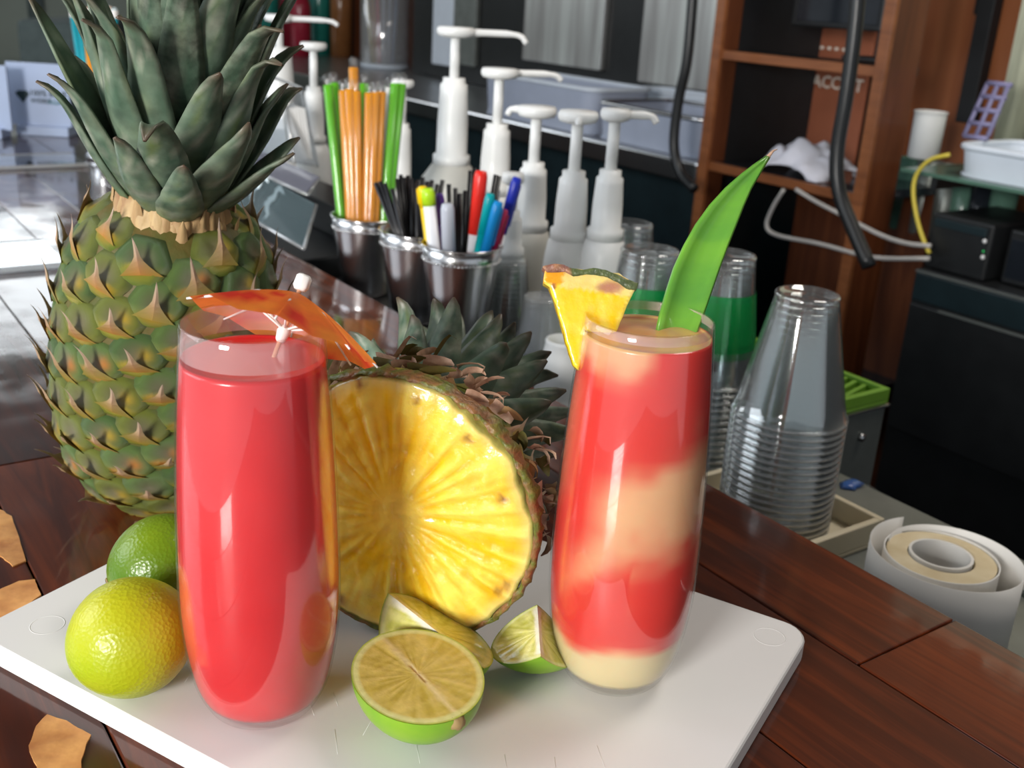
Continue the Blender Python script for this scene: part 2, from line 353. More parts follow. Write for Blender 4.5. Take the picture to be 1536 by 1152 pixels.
# ================================================================ BOARD
AX = Vector((.870, -.493, 0)); BX = Vector((.493, .870, 0))
bw, bd, bt = .330, .238, ZB
bcen = AX*((-.088-.418)/2)+BX*((.477+.2395)/2)
def rrect(w_, d_, r, n=6):
    out = []
    for cx, cy, a0 in ((w_/2-r, d_/2-r, 0), (-w_/2+r, d_/2-r, PI/2), (-w_/2+r, -d_/2+r, PI), (w_/2-r, -d_/2+r, 1.5*PI)):
        for k in range(n+1): a = a0+PI/2*k/n; out.append((cx+r*math.cos(a), cy+r*math.sin(a)))
    return out
def slab(w_, d_, r, h, bev=.0015):
    vs, fs = [], []; lev = [(0, bev), (bev, 0), (h-bev, 0), (h-.3*bev, bev*.4), (h, bev)]
    for z, ins in lev:
        for x, y in rrect(w_-2*ins, d_-2*ins, r-ins if r > ins else r): vs.append((x, y, z))
    n = len(vs)//len(lev)
    for k in range(len(lev)-1):
        for i in range(n): j = (i+1) % n; fs.append((k*n+i, k*n+j, (k+1)*n+j, (k+1)*n+i))
    fs.append(tuple(range(n))[::-1]); fs.append(tuple(range((len(lev)-1)*n, len(lev)*n))); return pyd(vs, fs)
board = thing('cutting_board', 'white plastic cutting board with rounded corners under the drinks and limes', 'cutting board', bcen, (0, 0, math.atan2(AX.y, AX.x)))
o = link('board_slab', slab(bw, bd, .014, bt), 'board_white', board, smooth=False)
for lx, ly in ((-.145, -.095), (-.145, .1), (.145, -.1), (.145, .1)):
    link('molded_ring', lathe([(.0072, bt-.0004), (.0075, bt+.00007), (.0079, bt+.00007), (.0082, bt-.0004)], 32), 'board_white', board, (lx+.004, ly, 0))
# knife scratches: very thin raised burrs
for k in range(14):
    cx, cy = random.choice([(.085, -.04), (-.02, -.06), (.03, -.08)]); cx += random.gauss(0, .022); cy += random.gauss(0, .02); a = random.gauss(2.2, .25); l = random.uniform(.006, .028)
    if abs(cx) > .14 or abs(cy) > .095: continue
    link('scratch', box(l, .00014, .00005), 'board_edge', board, (cx, cy, bt+.00002), (0, 0, a))
# ================================================================ DRINKS
GP = [(0, 0), (.017, 0), (.0215, .0012), (.0245, .005), (.0285, .014), (.0312, .028), (.0326, .042), (.0329, .056), (.0325, .075), (.0315, .1), (.0300, .125), (.0282, .145), (.0268, .160)]
ZK = 1.07
def rad_at(z):
    z = z/ZK
    for (a, za), (b, zb) in zip(GP, GP[1:]):
        if za <= z <= zb and zb > za: t = (z-za)/(zb-za); return a+(b-a)*t
    return GP[-1][0]
def fine(prof, n=5):
    out = []
    pts = curve([(r, z, 0) for r, z in prof], n*(len(prof)-1)); return [(p.x, p.y) for p in pts]
def drinking_glass(root, top, colf):
    outer = fine(GP[1:], 4); wall = .0008
    inner = [(max(r-wall, 0), z) for r, z in outer if z > .006][::-1]
    prof = [(0, 0)]+outer+[(GP[-1][0]-.0006, .1606)]+inner+[(0, .0062)]
    link('glass_wall', lathe([(r, z*ZK) for r, z in prof], 72), 'drinking_glass', root)
    lp = [(0, .0071)]+[(max(r-wall-.00008, 0), z*ZK) for r, z in outer if .0066 < z and z*ZK < top]+[(rad_at(top)-wall-.0002, top)]
    k = lp[-1][0]
    rp_ = [(max(r-wall-.0001, 0), z*ZK) for r, z in outer if z*ZK > top-.001]+[(GP[-1][0]-wall-.0001, .160*ZK)]
    link('residue', lathe(rp_, 72), 'residue', root)
    lp += [(k*(1-.02), top-.0006), (k*.93, top-.001), (k*.75, top-.0008), (k*.5, top-.0009), (k*.25, top-.0007), (0, top-.0006)]
    return link('drink', lathe(lp, 144, colf=colf), 'drink', root)
gl = gp(396, 1050, ZB); 
gL = thing('drinking_glass', 'stemless tall glass of plain red frozen drink with an orange paper umbrella in it', 'drink', gl)
def red(v):
    n = noise.noise(v*60)*.5+.5; return (.68+.05*n, .016+.014*n, .022+.014*n)
drinking_glass(gL, .1575, red)
gr = gp(918, 1005, ZB)
gR = thing('drinking_glass', 'tall glass of red and cream swirled frozen drink with pineapple and leaf garnish', 'drink', gr)
toE = math.atan2(-gr.y, -gr.x)
def swirl(v):
    a = math.atan2(v.y, v.x)-toE; a = (a+PI) % (2*PI)-PI; x = math.sin(a); fr = math.cos(a)     # x: -1 left .. 1 right seen from the eye
    v = Vector((v.x, v.y, v.z/1.066))
    n = noise.noise(v*42+Vector((3, 1, 7)))*.013+noise.noise(v*95)*.005; z = v.z+n
    def band(c, w_, s=.007): return 1/(1+math.exp((abs(z-c)-w_)/(s*.35)))
    cream = 0
    cream = max(cream, 1/(1+math.exp((z-.027)/.0016)))
    cream = max(cream, band(.093-.004*x+.012*x, .014)*min(1, max(0, (x+.62)*2.2)))
    cream = max(cream, band(.075+.02*x, .008, .008)*.9*min(1, max(0, (x+.9)*1.8)))
    cream = max(cream, .55*band(.062+.012*x, .003)*(1 if x > .1 else .1))
    cream = max(cream, .85/(1+math.exp(-(z-.146)/.0018))*(1 if x < .0 else max(0, 1-x*4)))
    cream = max(cream, .35*band(.112, .02)*max(0, -x-.75)*4)
    if fr < 0: cream = max(cream, band(.11, .03)*.8)
    if v.z > .1535 and (v.xy.length < rad_at(.154)*.93): cream = .80+.2*noise.noise(v*140)
    cream = min(1, max(0, cream)); cb = Vector((.68, .57, .31)) if v.z < .028 else Vector((.76, .43, .22))
    if v.z > .154: cb = Vector((.88, .56, .20))
    r_ = Vector((.70, .030, .020)); c = r_.lerp(cb, cream); return tuple(c)
drinking_glass(gR, .1650, swirl)
# cocktail umbrella: leans in the red drink
cap = dp(449, 436, .408); foot = dp(404, 590, .418); axu = (cap-foot).normalized()
axu = (axu + FW*.36).normalized()
um = thing('cocktail_umbrella', 'small orange paper umbrella with white ribs leaning in the red drink', 'cocktail umbrella', cap, align(axu, Vector((0, 1, 0))))
def canopy(R=.0375, hgt=.0155, seg=48, rings=8):
    vs, fs, cs = [], [], []
    for j in range(rings+1):
        q = j/rings
        for i in range(seg):
            a = 2*PI*i/seg; fold = abs(((i/seg*8) % 1)-.5)*2  # 0 at mid panel, 1 at rib
            r = R*q*(1-.035*(1-fold)*q); z = -hgt*(q**1.35)-.0022*(1-fold)*q
            vs.append((r*math.cos(a), r*math.sin(a), z))
            n = noise.noise(Vector((vs[-1][0]*70, vs[-1][1]*70, 2))); blot = n > .2 and q > .3
            cs.append((.80, .06, .03) if blot else (.98, .33-.10*q*(n > -.1), .045))
    for j in range(rings):
        for i in range(seg):
            k = (i+1) % seg; fs.append((j*seg+i, j*seg+k, (j+1)*seg+k, (j+1)*seg+i))
    return pyd(vs, fs, cs)
mkv('umbrella_paper', .55, var=.1, scale=200, transl=.5)
link('canopy', canopy(), 'umbrella_paper', um, (0, 0, -.001))
for i in range(8):
    a = 2*PI*i/8+.0; e = Vector((math.cos(a), math.sin(a), 0))
    link('rib', tube([Vector((0, 0, -.0025)), e*.018+Vector((0, 0, -.0072)), e*.0385+Vector((0, 0, -.0178))], [.0006, .0006, .0004], 6), 'pick_white', um)
    link('strut', tube([Vector((0, 0, -.0165)), e*.020+Vector((0, 0, -.0085))], .0005, 6), 'pick_white', um)
link('cap', lathe([(0, .0065), (.0022, .0065), (.0030, .0055), (.0030, .0015), (.0022, .0003), (.0014, 0), (0, 0)], 20, fn=lambda a, z: 1+.06*math.sin(6*a)), 'pick_white', um)
link('sleeve', lathe([(0, -.0145), (.0018, -.0148), (.0027, -.017), (.0020, -.0205), (.0012, -.0215), (0, -.0215)], 16), 'pick_white', um)
link('pick', tube([(0, 0, 0), (0, 0, -.046)], [.0009, .0009], 10), 'pick_wood', um)
# leaf garnish in the swirled drink
def strip_leaf(name, left, right, depth0, depth1, mat, parent=None, thick=.0016, cup=.35):
    n = len(left); vs, fs = [], []; m = 6
    for i in range(n):
        q = i/(n-1); d = depth0+(depth1-depth0)*q
        A = dp(*left[i], d); B = dp(*right[i], d); wv = B-A; nn = FW
        for k in range(m+1):
            t = k/m; sag = (1-(2*t-1)**2)*wv.length*cup; vs.append(A.lerp(B, t)+nn*sag)
    for i in range(n-1):
        for k in range(m): a = i*(m+1)+k; fs.append((a, a+1, a+m+2, a+m+1))
    c = sum(vs, Vector())/len(vs); me = pyd([v-c for v in vs], fs); o = link(name, me, mat, parent, c)
    md = o.modifiers.new('s', 'SOLIDIFY'); md.thickness = thick; md.offset = 0; return o
lf = [(983, 508), (991, 470), (1001, 436), (1012, 402), (1027, 369), (1045, 337), (1066, 308), (1090, 282), (1114, 261), (1134, 246), (1153, 233)]
rf = [(1036, 525), (1047, 492), (1058, 462), (1069, 430), (1080, 398), (1092, 366), (1104, 336), (1115, 308), (1127, 281), (1141, 257), (1155, 234)]
rimd = (Vector((gr.x, gr.y, ZB+.16))-EYE).dot(FW)
o = strip_leaf('pineapple_leaf', lf, rf, rimd+.004, rimd+.03, 'garnish_leaf'); tag(o, 'single bright green pineapple leaf standing in the swirled drink', 'leaf')
link('leaf_tip', tube([dp(1152, 235, rimd+.03), dp(1160, 226, rimd+.031), dp(1166, 224, rimd+.031)], [.0009, .0005, .0002], 6), 'spine_dry', None)
tip = bpy.data.objects['leaf_tip']; tip.parent = o; tip.matrix_parent_inverse = o.matrix_basis.inverted()
# pineapple wedge on the rim
wd = rimd-.002
poly_px = [(818, 404), (842, 401), (868, 404), (900, 407), (928, 411), (956, 426), (946, 447), (936, 470), (924, 498), (893, 508), (880, 500), (868, 556), (860, 548), (846, 500), (833, 455), (824, 430), (815, 424)]
def px_plate(poly, depth, thick, colf, mat, name, parent, rel):
    """solid slice with a dense front face for its pigment"""
    P = [dp(x, y, depth) for x, y in poly]; c = sum(P, Vector())/len(P)
    bm = bmesh.new(); vs = [bm.verts.new(p-rel) for p in P]; f = bm.faces.new(vs)
    g = bmesh.ops.extrude_face_region(bm, geom=[f]); bmesh.ops.translate(bm, verts=[v for v in g['geom'] if isinstance(v, bmesh.types.BMVert)], vec=FW*thick)
    bmesh.ops.triangulate(bm, faces=bm.faces[:]); bmesh.ops.recalc_face_normals(bm, faces=bm.faces)
    for _ in range(4): bmesh.ops.subdivide_edges(bm, edges=[e for e in bm.edges if e.calc_length() > .0022], cuts=1, use_grid_fill=False); bmesh.ops.triangulate(bm, faces=bm.faces[:])
    for v in bm.verts: v.co += v.co.normalized()*noise.noise(v.co*300)*.0006
    me = bpy.data.meshes.new(name); bm.to_mesh(me); bm.free()
    a = me.color_attributes.new('Col', 'FLOAT_COLOR', 'POINT')
    for i, v in enumerate(me.vertices): a.data[i].color = (*colf(v.co+rel), 1)
    return link(name, me, mat, parent)
wroot = thing('pineapple_wedge', 'pineapple wedge with rind slotted on the rim of the swirled drink', 'pineapple wedge', dp(890, 500, wd+.006))
def wcol(P):
    d = P-EYE; k = d.dot(FW); y = 576-F*d.dot(UP)/k; x = 768+F*d.dot(RT)/k
    n = noise.noise(P*160); top = 404+(x-818)*.15
    fb = noise.noise(Vector(((x-886)*.09-(y-560)*.02, (x-886)/max(20, 600-y)*9, 1))); c = Vector((.90, .55, .008)).lerp(Vector((.90, .68, .10)), max(0, min(1, .4+fb*1.1+n*.5)))
    if y < top+22: c = c.lerp(Vector((.85, .66, .30)), .6)
    e = ((x-915)/24)**2+((y-431)/11)**2
    if e < 1: c = Vector((.45, .20, .12)).lerp(c, e**2)
    if x < 845 and y < 425: c = Vector((.85, .36, .02))
    if (x-832)**2+(y-430)**2 < 20: c = Vector((.3, .12, .05))
    return tuple(c)
px_plate(poly_px, wd, .013, wcol, 'pine_flesh', 'flesh', wroot, wroot.location)
rind_px = [(814, 400), (832, 396), (846, 397), (858, 402), (872, 405), (890, 402), (908, 404), (925, 412), (940, 419), (958, 424), (954, 436), (944, 434), (926, 424), (905, 413), (880, 412), (860, 414), (848, 408), (820, 408)]
def rcol(P):
    d = P-EYE; k = d.dot(FW); x = 768+F*d.dot(RT)/k; n = noise.noise(P*300)
    return (.36+.15*n, .17+.1*n, .10) if x < 858 else (.10+.05*n, .13+.05*n, .05)
px_plate(rind_px, wd-.001, .0155, rcol, 'eye_skin', 'rind', wroot, wroot.location)
# ================================================================ PINEAPPLES
def lerp3(a, b, t): return tuple(a[i]+(b[i]-a[i])*t for i in range(3))
def eye_mesh(var):
    R_, SG = 7, 18; vs, fs, cs = [(0, 0, 0)], [], []
    g1 = [(.12, .20, .05), (.17, .20, .03), (.08, .15, .04)][var % 3]; or1 = [(.62, .30, .02), (.55, .36, .02), (.38, .30, .03), (.66, .22, .03)][var % 4]
    def hc(x, y):
        rho = math.hypot(x, y); h = .22*(1-min(1, rho)**3.0)-.06*math.exp(-((x)**2+(y-.22)**2)/.09)
        h += .09*math.exp(-((y+.22+.25*x*x)/.13)**2)*max(0, 1-abs(x)**3)+.02*noise.noise(Vector((x*5, y*5, var*3.1)))
        if y > -.18-.25*x*x:
            c = lerp3(g1, (.20, .17, .10), min(1, max(0, 1-rho*1.6)))
            c = lerp3(c, (.045, .065, .02), min(1, max(0, (rho-.72)/.28))*.8)
            c = lerp3(c, or1, .8*math.exp(-((x-.3)**2+(y-.1)**2)/.05)*(var % 2)) 
        else:
            c = lerp3(or1, (.16, .24, .03), min(1, max(0, (rho-.35)/.5)))
            c = lerp3(c, (.08, .11, .02), min(1, max(0, (rho-.85)/.15)))
        band = math.exp(-((y+.20+.25*x*x)/.07)**2)
        c = lerp3(c, (.42, .36, .08), band*.6)
        return h, c
    h, c = hc(0, 0); vs = [(0, 0, h)]; cs = [c]
    for j in range(1, R_+1):
        for i in range(SG):
            a = 2*PI*i/SG; m_ = (a % (PI/3))-PI/6; rr = (math.cos(PI/6)/math.cos(m_))*.96*j/R_; x, y = rr*math.cos(a), rr*math.sin(a)
            h, c = hc(x, y); 
            if j == R_: h -= .12
            vs.append((x, y, h)); cs.append(c)
    for i in range(SG): fs.append((0, 1+i, 1+(i+1) % SG))
    for j in range(R_-1):
        for i in range(SG): k = (i+1) % SG; b = 1+j*SG; fs.append((b+i, b+SG+i, b+SG+k, b+k))
    me = pyd(vs, fs, cs, 'eye'); me.materials.append(M['eye_skin'])
    for p in me.polygons: p.use_smooth = True
    return me
def spine_mesh(var):
    k = [1.0, 1.3, .85][var % 3]; vs, fs, cs = [], [], []; rnd = random.Random(var)
    n = 9; bend = rnd.uniform(-.18, .18); base = [(.60, .26, .04), (.50, .32, .05), (.36, .34, .06)][var % 3]
    for i in range(n):
        q = i/(n-1); w_ = .50*max(0, 1-q*1.9)**1.6+.16*(1-q)**.8+.004; y = -.52+q*1.12*k; z = .20+.22*min(1, q*3)+.10*math.sin(q*2.4)+.36*q**3*k; x0 = bend*q*q
        vs += [(x0-w_, y, z-.06*(1-q)), (x0, y+.01, z+.06*(1-q)), (x0+w_, y, z-.06*(1-q)), (x0, y-.02, z-.12*(1-q)-.01)]
        c = lerp3(lerp3(base, (.58, .34, .20), min(1, q*2.2)), (.72, .56, .44), max(0, q*1.6-.6)); cs += [lerp3(c, (.20, .26, .03), .5*(1-q)), c, lerp3(c, (.20, .26, .03), .5*(1-q)), lerp3(c, (.2, .1, .04), .6)]
    for i in range(n-1):
        b = i*4
        for a_, b_ in ((0, 1), (1, 2), (2, 3), (3, 0)): fs.append((b+a_, b+b_, b+4+b_, b+4+a_))
    me = pyd(vs, fs, cs, 'spine'); me.materials.append(M['eye_skin']); return me
EYES = [eye_mesh(i) for i in range(6)]; SPN = [spine_mesh(i) for i in range(5)]
def leaf_mesh(L, W, bend, curl, cup, tipk=1.0, seed=0, n=14, m=6):
    """leaf grows along +z, outer (back) side faces +x, width along y"""
    vs, fs, cs = [], [], []; ang = 0; p = Vector((0, 0, 0)); rnd = random.Random(seed); tw = rnd.uniform(-.25, .25); off = rnd.uniform(0, 50)
    pale = rnd.random(); hook = rnd.choice((0, 0, .9, -.7)); side = rnd.uniform(-.1, .1)
    for i in range(n+1):
        q = i/n; w_ = W*min(1, .72+q*1.1)*(1-q)**.62*(1.08 if q < .5 else 1.12-.24*(q-.5))+.0004
        ang = bend*q+curl*max(0, q-.6)**2*6+hook*max(0, q-.86)*5
        if i: p = p+Vector((math.sin(ang), side*q, math.cos(ang)))*(L/n)
        nx = Vector((math.cos(ang), 0, -math.sin(ang)))
        for k in range(m+1):
            t = 2*k/m-1; a = tw*q; y = t*w_*(1+.05*noise.noise(Vector((q*22, off, t)))); d = nx*(-cup*(t*t)*w_)
            q3 = p+Vector((0, y*math.cos(a), 0))+d+nx*(y*math.sin(a)); vs.append(q3)
            n1 = noise.noise(Vector((q*7+off, t*1.5, 0))); n2 = noise.noise(Vector((q*25+off, t*6, 3)))
            c = lerp3((.09, .165, .105), (.23, .31, .22), max(0, min(1, .5+n1*1.2)))
            c = lerp3(c, (.13, .19, .04), max(0, min(.8, (n2+n1)*1.3-.1)))
            c = lerp3(c, (.44, .47, .38), max(0, min(.8, n2*2.2-.25+pale*.35)))
            if abs(t) > .8: c = lerp3(c, (.26, .30, .22), .35)
            if q < .2: c = lerp3(c, (.15, .22, .06), (.2-q)*3)
            if q > .86: c = lerp3(c, (.14, .09, .06), min(1, (q-.86)*7))
            cs.append(c)
    for i in range(n):
        for k in range(m): a = i*(m+1)+k; fs.append((a, a+1, a+m+2, a+m+1))
    return pyd(vs, fs, cs)
def crown(root, base, nleaf, Lfun, Wd, tiltf, mats, r0=.012, seed=3, skip=None):
    rnd = random.Random(seed)
    for k in range(nleaf):
        q = k/nleaf; a = k*2.39996+.3; L = Lfun(q)*rnd.uniform(.88, 1.12); tilt = tiltf(q)*rnd.uniform(.85, 1.15)
        if skip and skip(a, q): continue
        me = leaf_mesh(L, Wd(q), rnd.uniform(-.35, .1) if q > .45 else rnd.uniform(-.55, -.05), rnd.uniform(.0, 1.2), .38, seed=k+seed*50)
        e = Vector((math.cos(a), math.sin(a), 0)); rr = r0*(1.25-q*.95)
        o = link('leaf', me, rnd.choice(mats), root, base+e*rr+Vector((0, 0, q*.022)))
        o.rotation_euler = (Matrix.Rotation(a, 3, 'Z') @ Matrix.Rotation(tilt, 3, 'Y')).to_euler()
        md = o.modifiers.new('s', 'SOLIDIFY'); md.thickness = .0014; md.offset = 0
def pineapple(root, prof, z0, z1, eyesize, seed, keep=None):
    """fruit body (profile radius over z) with spiral eyes between z0 and z1"""
    rnd = random.Random(seed)
    pf = fine(prof, 5)
    def rad(z):
        for (a, za), (b, zb) in zip(pf, pf[1:]):
            if min(za, zb) <= z <= max(za, zb) and abs(zb-za) > 1e-9: return a+(b-a)*(z-za)/(zb-za)
        return pf[-1][0]
    # equal-area spiral
    N_ = 400; zs = [z0+(z1-z0)*i/N_ for i in range(N_+1)]; A = [0]
    for i in range(N_):
        r1, r2 = rad(zs[i]), rad(zs[i+1]); A.append(A[-1]+PI*(r1+r2)*math.hypot(zs[i+1]-zs[i], r2-r1))
    ea = 2.6*eyesize**2*.90; cnt = int(A[-1]/ea); i = 0; made = 0
    for k in range(cnt):
        t = (k+.5)*ea
        while i < N_-1 and A[i+1] < t: i += 1
        z = zs[i]+(zs[i+1]-zs[i])*(t-A[i])/max(1e-9, A[i+1]-A[i]); a = k*2.39996; r = rad(z); dr = (rad(min(z1, z+.003))-rad(max(z0, z-.003)))/.006
        if keep and not keep(a, z): continue
        nrm = Vector((math.cos(a), math.sin(a), -dr)).normalized(); tang = Vector((-math.sin(a), math.cos(a), 0)); up = nrm.cross(tang)
        sc = eyesize*rnd.uniform(1.10, 1.2)*(1 if r > .04 else .82); v = rnd.randrange(6)
        mt = Matrix((tang*sc, up*sc*.95, nrm*sc)).transposed().to_4x4(); mt.translation = Vector((r*math.cos(a), r*math.sin(a), z))-nrm*eyesize*.12
        e = bpy.data.objects.new('eye', EYES[v]); C.objects.link(e); e.parent = root; e.matrix_basis = mt
        s = bpy.data.objects.new('spine', SPN[rnd.randrange(5)]); C.objects.link(s); s.parent = e; s.rotation_euler = (0, 0, rnd.uniform(-.25, .25)); made += 1
    return made
# whole pineapple, standing on the bar behind the red drink
pb = gp(240, 722, 0); pt = dp(263, 292, .566); pax = pt-pb; PH = pax.length
pine = thing('pineapple', 'whole pineapple standing upright on the bar behind the plain red drink', 'pineapple', pb, align(pax, Vector((0, 1, 0))))
prof = [(0, .001), (.022, .0), (.040, .008), (.054, .028), (.0605, .055), (.0625, .09), (.0605, .125), (.055, .155), (.045, .178), (.032, .190), (.02, .194), (0, .195)]
k_ = PH/.198; prof = [(r, z*k_) for r, z in prof]
link('fruit_body', lathe(fine([p for p in prof if p[0] > .0][0:], 4), 64, fn=lambda a, z: .985), 'pine_body', pine)
nE = pineapple(pine, [p for p in prof if p[0] > 0][0:], .012*k_, .190*k_, .0147, 5)
link('dry_neck', lathe(fine([(.034, .178*k_), (.031, .190*k_), (.0275, .200*k_), (.024, .208*k_)], 6), 60, fn=lambda a, z: 1+.05*math.sin(17*a+z*300)+.05*noise.noise(Vector((a*6, z*80, 1)))), 'neck_dry', pine)
for k in range(60):
    a = k*2.39996; e = Vector((math.cos(a), math.sin(a), 0)); q_ = random.random(); z = (.168+.022*q_)*k_; r = .0395-.0095*q_
    me = leaf_mesh(random.uniform(.024, .036), .0046, .1, .2, .5, seed=k, n=6, m=3); o = link('dry_bract', me, 'neck_dry', pine, e*r+Vector((0, 0, z))); o.rotation_euler = (Matrix.Rotation(a, 3, 'Z') @ Matrix.Rotation(random.uniform(-.50, -.20), 3, 'Y')).to_euler()
crown(pine, Vector((0, 0, PH-.004)), 64, lambda q: .060+.105*min(1, q*1.25), lambda q: .0150 if q > .12 else .0125, lambda q: .92-.84*q**.6, ['crown_leaf', 'crown_leaf', 'crown_leaf', 'crown_leaf_pale'], r0=.022, seed=4)
# half pineapple on the board, cut face to the viewer
fc = gp(590, 962, ZB); RF = .0665
yaw = math.radians(17); ax2 = Vector((math.sin(yaw), math.cos(yaw), .04)).normalized()
half = thing('pineapple_half', 'halved pineapple lying on the board with its yellow cut face forward', 'pineapple', Vector((fc.x, fc.y, ZB+RF+.003)), align(ax2))
prof2 = [(RF-.005, .0), (RF-.0075, .012), (.0545, .028), (.047, .043), (.036, .056), (.024, .064), (.012, .067)]
link('fruit_body', lathe(fine(prof2, 4), 64, fn=lambda a, z: .97), 'pine_body', half)
pineapple(half, prof2, .013, .062, .0125, 9)
def face_disc(R=RF*.985, rings=34, seg=150):
    vs, fs, cs = [], [], []
    rnd = random.Random(2); bites = [(rnd.uniform(0, 2*PI), rnd.uniform(.05, .11), rnd.uniform(.02, .05)) for _ in range(17)]
    spots = [(math.radians(d), q, s) for d, q, s in ((52, .86, .07), (-2, .93, .05), (-28, .93, .05), (-62, .92, .065), (128, .88, .04), (100, .9, .03), (160, .85, .04), (-105, .93, .05), (-150, .9, .04), (75, .95, .04), (28, .96, .03), (205, .92, .04))]
    for j in range(rings+1):
        q = j/rings
        for i in range(seg):
            a = 2*PI*i/seg; e = 1.0
            for b, w_, d in bites:
                da = (a-b+PI) % (2*PI)-PI; e -= d*math.exp(-(da/w_)**2)
            e += .012*noise.noise(Vector((math.cos(a)*9, math.sin(a)*9, 0)))
            r = R*q*(1+(e-1)*q**3); x, y = r*math.cos(a), r*math.sin(a)
            fib = noise.noise(Vector((math.cos(a)*11, math.sin(a)*11, q*1.6))); fib2 = noise.noise(Vector((math.cos(a)*26, math.sin(a)*26, q*2.5)))
            fade = max(0, min(1, (q-.12)*2.2)); fib *= fade; fib2 *= fade; fib += .35*noise.noise(Vector((x*55, y*55, 9))); z = -.0012*fib-.0006*fib2*q+(.003*q**8)-.0008*noise.noise(Vector((x*220, y*220, 0)))
            core = max(0, 1-q/.26)
            c = Vector((.88, .53, .012)).lerp(Vector((.93, .72, .12)), max(0, min(1, .45+fib*1.5)))
            c = c.lerp(Vector((.84, .44, .02)), max(0, min(.7, -fib2*1.6-.05)) if q > .3 else 0)
            c = c.lerp(Vector((.90, .66, .12)), min(1, core*1.6)*.6)
            if q > .9: c = c.lerp(Vector((.86, .72, .34)), (q-.9)*6)
            for sa, sq, ss in spots:
                da = ((a-sa+PI) % (2*PI)-PI)*q; dd = math.hypot(da, q-sq)/ss+.35*noise.noise(Vector((x*400, y*400, 3)))
                if dd < 1: c = c.lerp(Vector((.26, .09, .03)), (1-dd)**.5); z += .0012*(1-dd)
                elif dd < 1.8: c = c.lerp(Vector((.75, .38, .04)), (1.8-dd)*.5)
            if q > .985: c = c.lerp(Vector((.20, .22, .04)), .7)
            vs.append((x, y, z)); cs.append(tuple(c))
    for j in range(rings):
        for i in range(seg): k = (i+1) % seg; fs.append((j*seg+i, (j+1)*seg+i, (j+1)*seg+k, j*seg+k))
    # skirt back into the body
    b = rings*seg; n0 = len(vs)
    for i in range(seg): x, y, z = vs[b+i]; vs.append((x*1.0, y*1.0, z+.012)); cs.append((.45, .36, .06))
    for i in range(seg): k = (i+1) % seg; fs.append((b+i, n0+i, n0+k, b+k))
    return pyd(vs, fs, cs)
link('cut_face', face_disc(), 'pine_flesh', half, (0, 0, -.0035))
def rimrag(R=RF, seg=150):
    vs, fs, cs = [], [], []
    for lv, (dr, z) in enumerate(((-.002, .001), (.0, -.0018), (.0015, .001), (.001, .007))):
        for i in range(seg):
            a = 2*PI*i/seg; n = noise.noise(Vector((math.cos(a)*14, math.sin(a)*14, lv*2.0))); r = R+dr+n*.0022
            vs.append((r*math.cos(a), r*math.sin(a), z+n*.001)); cs.append((.16, .18, .03) if n > 0 else (.30, .14, .05))
    for lv in range(3):
        for i in range(seg): k = (i+1) % seg; b = lv*seg; fs.append((b+i, b+seg+i, b+seg+k, b+k))
    return pyd(vs, fs, cs)
link('rind', rimrag(), 'eye_skin', half)
rn = random.Random(12)
for k in range(70):   # dry curled bract tips standing off the rind along the top of the cut
    a = rn.uniform(-.3, PI+.2); e = Vector((math.cos(a), math.sin(a), 0)); z = rn.uniform(.007, .03)
    me = leaf_mesh(rn.uniform(.008, .018), .0028, rn.uniform(-.5, 1.6), 1.0, .3, seed=k+300, n=5, m=2)
    o = link('dry_bract', me, rn.choice(['spine_dry', 'neck_dry', 'spine_dry', 'pine_body']), half, e*(RF-.0005)+Vector((0, 0, z)))
    o.rotation_euler = (Matrix.Rotation(a+PI/2, 3, 'Z') @ Matrix.Rotation(rn.uniform(-1.2, 1.2), 3, 'X') @ Matrix.Rotation(rn.uniform(.2, 1.1), 3, 'Y')).to_euler()
crown(half, Vector((.012, .004, .060)), 44, lambda q: .052+.035*q, lambda q: .0125, lambda q: 1.30-.95*q, ['crown_leaf', 'crown_leaf_pale', 'crown_leaf'], r0=.018, seed=8)
# ================================================================ LIMES
def lime_shape(R, L, seg=48, nz=28):
    pr = []
    for i in range(nz+1):
        t = -PI/2+PI*i/nz; z = math.sin(t)*L; r = math.cos(t)*R*(1-.06*abs(math.sin(t))**2); pr.append((max(r, 0), z))
    pr[0] = (0, -L-.0005); pr[-1] = (0, L+.0022); pr.insert(-1, (.0018, L+.0018)); pr.insert(-2, (.004, L+.0002))
    return lathe(pr, seg)
def whole_lime(px, py, R, L, mat, axis, label):
    P = gp(px, py, ZB)+Vector((0, 0, R)); t = thing('lime', label, 'lime', P, align(axis))
    link('peel', lime_shape(R, L), mat, t); link('stem_scar', lathe([(0, .0008), (.0016, .0006), (.0022, 0), (.0016, -.0006)], 12), 'stem_scar', t, (0, 0, -L-.0002)); return t
whole_lime(203, 1030, .0255, .0268, 'lime_skin', (.75, .25, .35), 'whole yellow-green lime at the left front of the white board')
whole_lime(252, 912, .0245, .0268, 'lime_skin_dark', (.8, .5, .1), 'whole dark green lime behind the yellow-green one, partly behind the red drink')
def flesh_col(x, z, R, L, axis_line=True, nseg=10):
    q = math.hypot(x/R, z/L); 
    pith = Vector((.72, .66, .30)); pulp = Vector((.50, .46, .07)); 
    return pith, pulp, q
